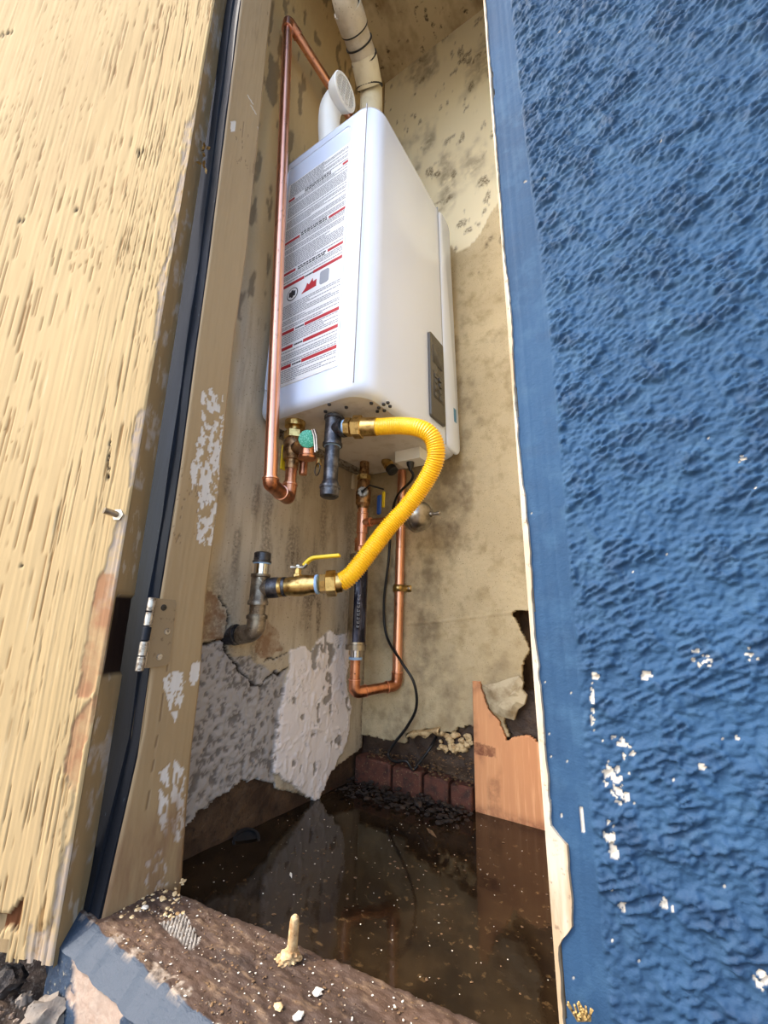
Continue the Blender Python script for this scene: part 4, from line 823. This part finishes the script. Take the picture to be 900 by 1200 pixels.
mb = MB(); mb.tube([br_+ud*.02, bt_], .0112, 22); mb.build('riser_pipe', M['copper'], cl)
for p, d_ in ((bl_+np.array([0, 0, .026]), np.array([0, 0, 1.])), (bl_+hd2*.026, hd2), (br_-hd2*.027, hd2), (br_+ud*.027, ud)):
    mb = MB(); mb.lathe(p, d_, [(0, .0125), (.0008, .0140), (.0025, .0140), (.0033, .0125)], 22); mb.build('joint_ring', M['copper'], cl)
# pipe strap
pc = at((468, 690), 'y', YB-.004); sx_ = br_[0]+(bt_[0]-br_[0])*((pc[2]-br_[2])/(bt_[2]-br_[2]))
ps = thing('pipe_strap', (sx_, YB, pc[2]), 'small brass two hole strap holding the copper pipe to the back wall', 'pipe strap')
mb = MB(); V_ = []; prof2 = [(-.026, 0), (-.0135, 0)]+[(-.0125*math.cos(t), -.006-.0225*math.sin(t)**.6) for t in np.linspace(.12, math.pi-.12, 14)]+[(.0135, 0), (.026, 0)]
for a, b in prof2: V_ += [(sx_+a, YB-.004+b, pc[2]-.008), (sx_+a, YB-.004+b, pc[2]+.008)]
mb.add(V_, [(2*i, 2*i+1, 2*i+3, 2*i+2) for i in range(len(prof2)-1)]); o = mb.build('strap_band', M['brass'], ps); s__ = o.modifiers.new('t', 'SOLIDIFY'); s__.thickness = .0014
for a in (-.0195, .0195):
    mb = MB(); mb.lathe((sx_+a, YB-.004, pc[2]), (0, -1, 0), [(0, .0042), (.0022, .0036), (.003, .001)], 12); mb.build('screw', M['hingesteel'], ps)
# arrestor
wa = thing('arrestor', BT, 'round stainless steel water hammer arrestor ball beside the yellow hose', 'arrestor')
R0 = .0345; mb = MB(); mb.lathe(BT-np.array([R0, 0, 0]), (1, 0, 0), [(R0*(1-math.cos(t)), R0*math.sin(t)+.0006) for t in np.linspace(.02, math.pi-.02, 28)], 36); mb.build('shell', M['steel'], wa)
mb = MB(); mb.lathe(BT-np.array([.009, 0, 0]), (1, 0, 0), [(0, R0-.002), (0, R0+.002), (.003, R0+.0026), (.006, R0+.002), (.006, R0-.002)], 36, cap=False); mb.build('seam_ring', M['steel'], wa)
mb = MB(); mb.lathe(BT+np.array([R0-.001, 0, 0]), (1, 0, 0), [(0, .007), (.004, .0065), (.0045, .004), (.016, .004), (.0165, .005), (.021, .005), (.022, .003)], 16); mb.build('air_stem', M['steel'], wa)
# scale filter cylinder
fl = thing('inline_filter', (fx, fy, fz(768)), 'upright inline water filter with dark shiny wrapped cylinder in the corner', 'filter')
L5 = fz(652)-fz(758)
mb = MB(); mb.lathe((fx, fy, fz(762)), up, [(0, .016), (.001, .0235), (.012, .0242), (.013, .0215), (L5, .0215), (L5+.001, .0242), (L5+.011, .0235), (L5+.014, .015)], 30); mb.build('housing', M['steel'], fl)
mb = MB(); th = np.linspace(-1.35, .15, 20); V_ = []
for t in th:
    for z in (fz(762)+.018, fz(762)+L5-.005): V_.append((fx+.0219*math.cos(t), fy+.0219*math.sin(t), z))
mb.add(V_, [(2*i, 2*i+1, 2*i+3, 2*i+2) for i in range(len(th)-1)]); mb.build('printed_wrap', M['filterdark'], fl, label='dark wrap around the filter')
mb = MB()
for k in range(9):
    z = fz(735)+k*.0085
    for (ta, tb, zz0, h_) in (((-.95), (-.70), 0, .0012), (-.95, -.88, 0, .005), (-.76, -.70, .002 if k % 2 else 0, .004)):
        V_ = [(fx+.0222*math.cos(t), fy+.0222*math.sin(t), z+zz0+q_) for t in (ta, tb) for q_ in (0, h_)]; mb.add(V_, [(0, 1, 3, 2)])
mb.build('wrap_print', M['ink'], fl, 0, kind='stuff')
mb = MB(); mb.lathe((fx, fy, fz(776)), up, [(0, .011), (fz(762)-fz(776), .0115)], 22); mb.build('nipple', M['chrome'], fl)
mb = MB(); mb.lathe((fx, fy, fz(773)), up, [(0, .0125), (0, .0152), (.005, .0152), (.005, .0125)], 22); mb.build('sealant_ring', M['tape'], fl, label='pale blue thread sealant')

# ---- black cable
c_ = at((474, 533), 'z', HZ0-.012)+np.array([.0065, .018, -.031]); yc = YB-.012
cabp = [c_, c_+np.array([-.002, .01, -.02])]+[at(p, 'y', yy) for p, yy in (((462, 590), .885), ((455, 660), .895), ((450, 705), yc), ((453, 745), yc-.004), ((470, 775), yc-.034), ((485, 800), yc-.034), ((488, 828), yc-.02), ((478, 850), yc-.01), ((463, 870), yc-.01), ((455, 884), yc-.012), ((462, 892), yc-.02), ((476, 892), yc-.02), ((484, 902), yc-.015), ((492, 893), yc-.01), ((504, 877), yc-.002), ((511, 864), YB+.012))]
mb = MB(); mb.tube(catmull(cabp, 10), .0032, 12); tag(mb.build('power_cable', M['rubber']), 'black power cable looping down the back wall into the broken corner', 'cable')

# ================================================================== BOTTOM OF BACK WALL
# plywood sheet with broken edge
YPL = YB-.012
pp = P2([(553, 796), (562, 798), (566, 812), (572, 830), (585, 845), (594, 868), (606, 862), (622, 862), (634, 872), (650, 874), (653, 975), (637, 955), (553, 932)], 'y', YPL, 'x', 'z')
us = np.arange(min(p[0] for p in pp), -.16, .0022); vs_ = np.arange(-.05, max(p[1] for p in pp)+.004, .0022); U, V = np.meshgrid(us, vs_, indexing='ij')
ju = U+.003*(fbm(U*150, V*150, 161, 3)-.5); jv = V+.004*(fbm(U*150, V*150, 162, 3)-.5)
poly = pp[:9]+[(-.16, pp[9][1]), (-.16, -.06), (pp[0][0], -.06)]
stn = sm(fbm(U*22, V*9, 163, 3), .55, .7)*.5+np.clip((inpoly(ju, jv, P2([(552, 868), (580, 876), (582, 888), (560, 884), (552, 880)], 'y', YPL, 'x', 'z'))*.9), 0, 1)
stn = np.maximum(stn, sm(.02-(V-WZ), 0, .018)*.7)
ply = grid('plywood_sheet', us, vs_, lambda u, v: np.stack([u, np.full(u.shape, YPL), v], -1), 0*U, M['ply'], {'stain': stn}, keep=inpoly(ju, jv, poly), thick=.009, kind=None)
tag(ply, 'broken orange plywood piece at the foot of the back wall', 'plywood')
# broken plaster chunk
cp2 = [at(p, 'y', YPL-.006) for p in ((566, 803), (580, 801), (596, 795), (608, 792), (613, 800), (611, 808), (617, 815), (614, 826), (606, 832), (602, 844), (588, 840), (577, 834), (571, 822))]
ce = sum(cp2)/len(cp2); n_ = len(cp2); V_ = [p+np.array([0, .010, 0]) for p in cp2]+[p+np.array([0, random.uniform(0, .003), 0]) for p in cp2]+[ce+(p-ce)*.6+np.array([0, -.006+random.uniform(-.003, .003), 0]) for p in cp2]+[ce+np.array([0, -.007, 0])]
mb = MB(); mb.add(V_, [(j*n_+k, j*n_+(k+1) % n_, (j+1)*n_+(k+1) % n_, (j+1)*n_+k) for j in range(2) for k in range(n_)]+[(2*n_+k, 2*n_+(k+1) % n_, 3*n_) for k in range(n_)]+[tuple(range(n_))])
tag(mb.build('plaster_chunk', M['chunk'], None, 25), 'jagged broken plaster lump hanging over the top of the plywood', 'plaster')
# red bricks of the footing ledge
x = -.648; k = 0
for wd_ in (.10, .075, .06, .05):
    hgt = .030-.004*k; mb = MB(); mb.box((x, YB-.030+.003*k, -.05), (x+wd_-.004, YB+.014, hgt-.006))
    o = mb.build('brick', M['brick'], None); o.modifiers.new('worn', 'BEVEL').width = .004; tag(o, kind='structure'); o.name = 'baseboard_back' if k == 0 else 'baseboard_back'
    x += wd_; k += 1
# flap of torn lining paper over the hole
fp_ = catmull([at(p, 'y', YB-.006) for p in ((478, 860), (484, 857), (494, 857), (505, 855), (515, 853))], 4); V_ = []
for i, p in enumerate(fp_):
    cu = .006*math.sin(i*.5); V_ += [p+np.array([0, .004, .002]), p+np.array([0, -.006-cu*.3, -.003-cu*.3]), p+np.array([0, -.004, -.011+.004*math.sin(i*1.1)])]
mb = MB(); mb.add(V_, [(3*i+j, 3*i+j+1, 3*i+3+j+1, 3*i+3+j) for i in range(len(fp_)-1) for j in range(2)]); o = mb.build('torn_flap', M['tanflake'], None, 60); s__ = o.modifiers.new('t', 'SOLIDIFY'); s__.thickness = .0012
tag(o, 'curled cream flap of torn wall lining above the hole where the cable ends', 'plaster flap')
# debris on the ledge
def scatter(name, m, n, fn, r0, r1, label, cat, flat=.6, sub=0):
    mb = MB()
    for k in range(n): mb.rock(fn(), random.uniform(r0, r1)*random.choice((.6, 1, 1)), k, flat, sub)
    return tag(mb.build(name, m, None, 0), label, cat, kind='stuff')
scatter('rubble', M['floatbrown'], 420, lambda: (lambda x_: (x_, YB-random.uniform(-.014, .028), .012+.055*random.random()**1.5*(1 if x_ > -.50 else .45)))(random.uniform(-.62, -.365)), .001, .0045, 'tan crumbs of broken plaster along the foot of the back wall', 'rubble')
scatter('dark_rubble', M['mud'], 500, lambda: (random.uniform(-.65, -.36), YB-.03-random.random()**1.4*.075, WZ+random.uniform(-.002, .012)), .002, .007, 'dark wet soil crumbs piled at the edge of the water', 'soil')
# brown fibrous lump in the hole
mb = MB()
for k in range(26): mb.rock(at((random.uniform(512, 552), random.uniform(858, 880)), 'y', YB+.004), random.uniform(.004, .009), 300+k, 1, 1)
tag(mb.build('insulation_lumps', M['tanflake'], None, 60), 'yellow brown crumbling filler in the gap beside the plywood', 'filler', kind='stuff')

# floating specks
scatter('floating_specks', M['float'], 210, lambda: (random.uniform(-.64, -.08), random.uniform(.44, .90), WZ+.0003), .0003, .0012, 'tiny pale specks floating on the dark water', 'specks', .4)
scatter('floating_scraps', M['floatbrown'], 160, lambda: (random.gauss(-.36, .12), random.gauss(.60, .12), WZ+.0003), .0006, .0024, 'small brown scraps floating on the dark water', 'scraps', .3)
for (p, L_, nm) in (((500, 970), .03, 'floating_twig'), ((340, 1022), .012, 'floating_flake')):
    c_ = at(p, 'z', WZ+.001); mb = MB(); mb.add([c_+np.array([0, 0, 0]), c_+np.array([L_*.4, -L_*.5, .001]), c_+np.array([L_, -L_*.7, .0]), c_+np.array([L_*.5, -L_*.2, .001])], [(0, 1, 2, 3)]); o = mb.build(nm, M['float'] if L_ < .02 else M['floatbrown'], None, 0); o.modifiers.new('t', 'SOLIDIFY').thickness = .001
    tag(o, 'pale flake of paint floating near the middle left of the water' if L_ < .02 else 'brown sliver floating in front of the brick ledge', 'debris')
c_ = at((350, 932), 'z', WZ+.004); mb = MB(); mb.tube([c_, c_+np.array([.02, .03, .003]), c_+np.array([.03, .07, .0])], .0015, 8); tag(mb.build('twig', M['brick']), 'thin reddish twig lying at the water edge by the plaster patch', 'twig')
# drain hole pipe stub
dc = np.array([-.628, .565, WZ-.003]); dh = thing('drain_opening', dc, 'round black drain opening at the water edge under the side wall', 'drain')
mb = MB(); mb.lathe(dc, (.35, -.25, .9), [(0, .022), (.006, .022), (.006, .018), (-.004, .018)], 24, cap=False); mb.build('rim', M['black'], dh)
mb = MB(); mb.lathe(dc, (.35, -.25, .9), [(0, .0182), (.002, .0182)], 24); mb.build('opening', M['rubber'], dh)

# ---- things on the sill
pc = at((341, 1126), 'z', .002); tp = np.array([pc[0]+.0, pc[1], zat(pc[0], pc[1], 1068)])
pn = thing('sill_pin', pc, 'short rusty upright pin sticking out of the rotten sill', 'pin')
hL = tp[2]-pc[2]
mb = MB(); mb.lathe(pc-np.array([0, 0, .003]), (.02, .02, 1), [(0, .0052), (hL*.5, .0050), (hL*.85, .0048), (hL*.95, .004), (hL, .0018)], 18); mb.build('shaft', M['rust'], pn)
mb = MB(); mb.rock(pc+np.array([.0, 0, .004]), .0085, 5, .9, 2); mb.rock(pc+np.array([-.007, -.004, .0]), .006, 6, .6, 2); mb.build('corroded_base', M['rust'], pn, 60)
scatter('sill_dirt', M['floatbrown'], 900, lambda: (lambda x_: (x_, random.uniform(.30, .372+(x_+.6)*.12), .002))(random.uniform(-.56, -.1)), .0005, .0020, 'brown dirt crumbs spread over the rotten sill', 'dirt', .5)
scatter('sill_flakes', M['float'], 260, lambda: (lambda x_: (x_, random.uniform(.30, .372+(x_+.6)*.12), .0028))(random.uniform(-.56, -.1)), .0004, .0013, 'pale paint crumbs scattered over the rotten sill', 'flakes', .4)
for i, (p, r, lb) in enumerate((((372, 1162), .0042, 'pale chip on the sill right of the rusty pin'), ((326, 1180), .0045, 'tan pebble on the sill below the rusty pin'), ((170, 1063), .0045, 'white paint flake at the foot of the jamb'), ((350, 1190), .004, 'off white flake at the front lip of the sill'))):
    mb = MB(); mb.rock(at(p, 'z', .003), r, 40+i, .5, 1); tag(mb.build('chip', M['tanflake'] if i == 1 else M['float'], None, 40), lb, 'chip')
# plaster crumbs at jamb foot
scatter('jamb_crumbs', M['tanflake'], 70, lambda: tuple(at((random.uniform(135, 215), random.uniform(1030, 1075)), 'z', .002)), .0012, .0038, 'tan crumbs heaped at the foot of the jamb', 'crumbs', .6)

# ---- ground stones lower left
for i, (p, z, r, lb) in enumerate((((55, 1190), -.062, .020, 'pale rounded stone at the bottom edge, largest of the ground stones'), ((8, 1150), -.055, .018, 'dark brown stone at the left edge of the photo'), ((88, 1192), -.075, .008, 'small white pebble beside the chipped plinth'), ((28, 1172), -.065, .007, 'small grey pebble between the two big stones'), ((66, 1150), -.055, .006, 'yellowish crumb of wood under the door corner'))):
    c_ = at(p, 'z', z); mb = MB(); mb.rock(c_, r, 60+i, .8, 2); tag(mb.build('stone', M['mud'] if i == 1 else (M['tanflake'] if i == 4 else M['stone']), None, 60), lb, 'stone')
scatter('gravel', M['stone'], 300, lambda: (random.uniform(-.85, -.45), random.uniform(.12, .272), -.062-.05*random.random()), .001, .005, 'loose grey gravel on the dirt by the plinth', 'gravel', .8)
scatter('soil_crumbs', M['soil'], 500, lambda: (lambda x_: (x_, random.uniform(.12, .275), -.058-.12*max(0, x_+.66)-.012*random.random()))(random.uniform(-.85, -.45)), .002, .007, 'brown soil crumbs heaped under the open door', 'soil', .8)
for nm, lb in {'wall_front': 'rough blue painted stucco wall right of the closet opening', 'trim_1': 'chipped pale edge running up the corner of the blue wall', 'wall_back': 'tan rendered back wall of the closet with broken lower corner', 'wall_left': 'grey tan side wall with crumbling plaster and white skim patch',
    'trim_4': 'rotten brown wooden sill at the closet threshold', 'trim_6': 'tan painted door jamb with flaking white patches', 'trim_8': 'dark navy stop strip between door and jamb', 'baseboard_front': 'blue painted plinth with chipped white patch', 'ceiling': 'stained tan closet ceiling',
    'floor': 'muddy closet floor under the water', 'ground': 'brown dirt ground below the door', 'wall_footing': 'dark wet footing exposed below the side wall plaster', 'trim_2': 'dark cavity lining seen through the broken corner', 'trim_3': 'pale timber stud inside the broken corner'}.items():
    bpy.data.objects[nm]['label'] = lb
# dry straw at the foot of the blue corner
mb = MB()
for k in range(26):
    p = at((684+random.uniform(-8, 8), 1196), 'y', FY-.006); mb.tube([p, p+np.array([random.uniform(-.004, .004), -.004, random.uniform(.003, .009)])], .0006, 5)
tag(mb.build('straw_tuft', M['leaf'], None, 0), 'tuft of dry straw at the foot of the blue corner', 'straw', kind='stuff')
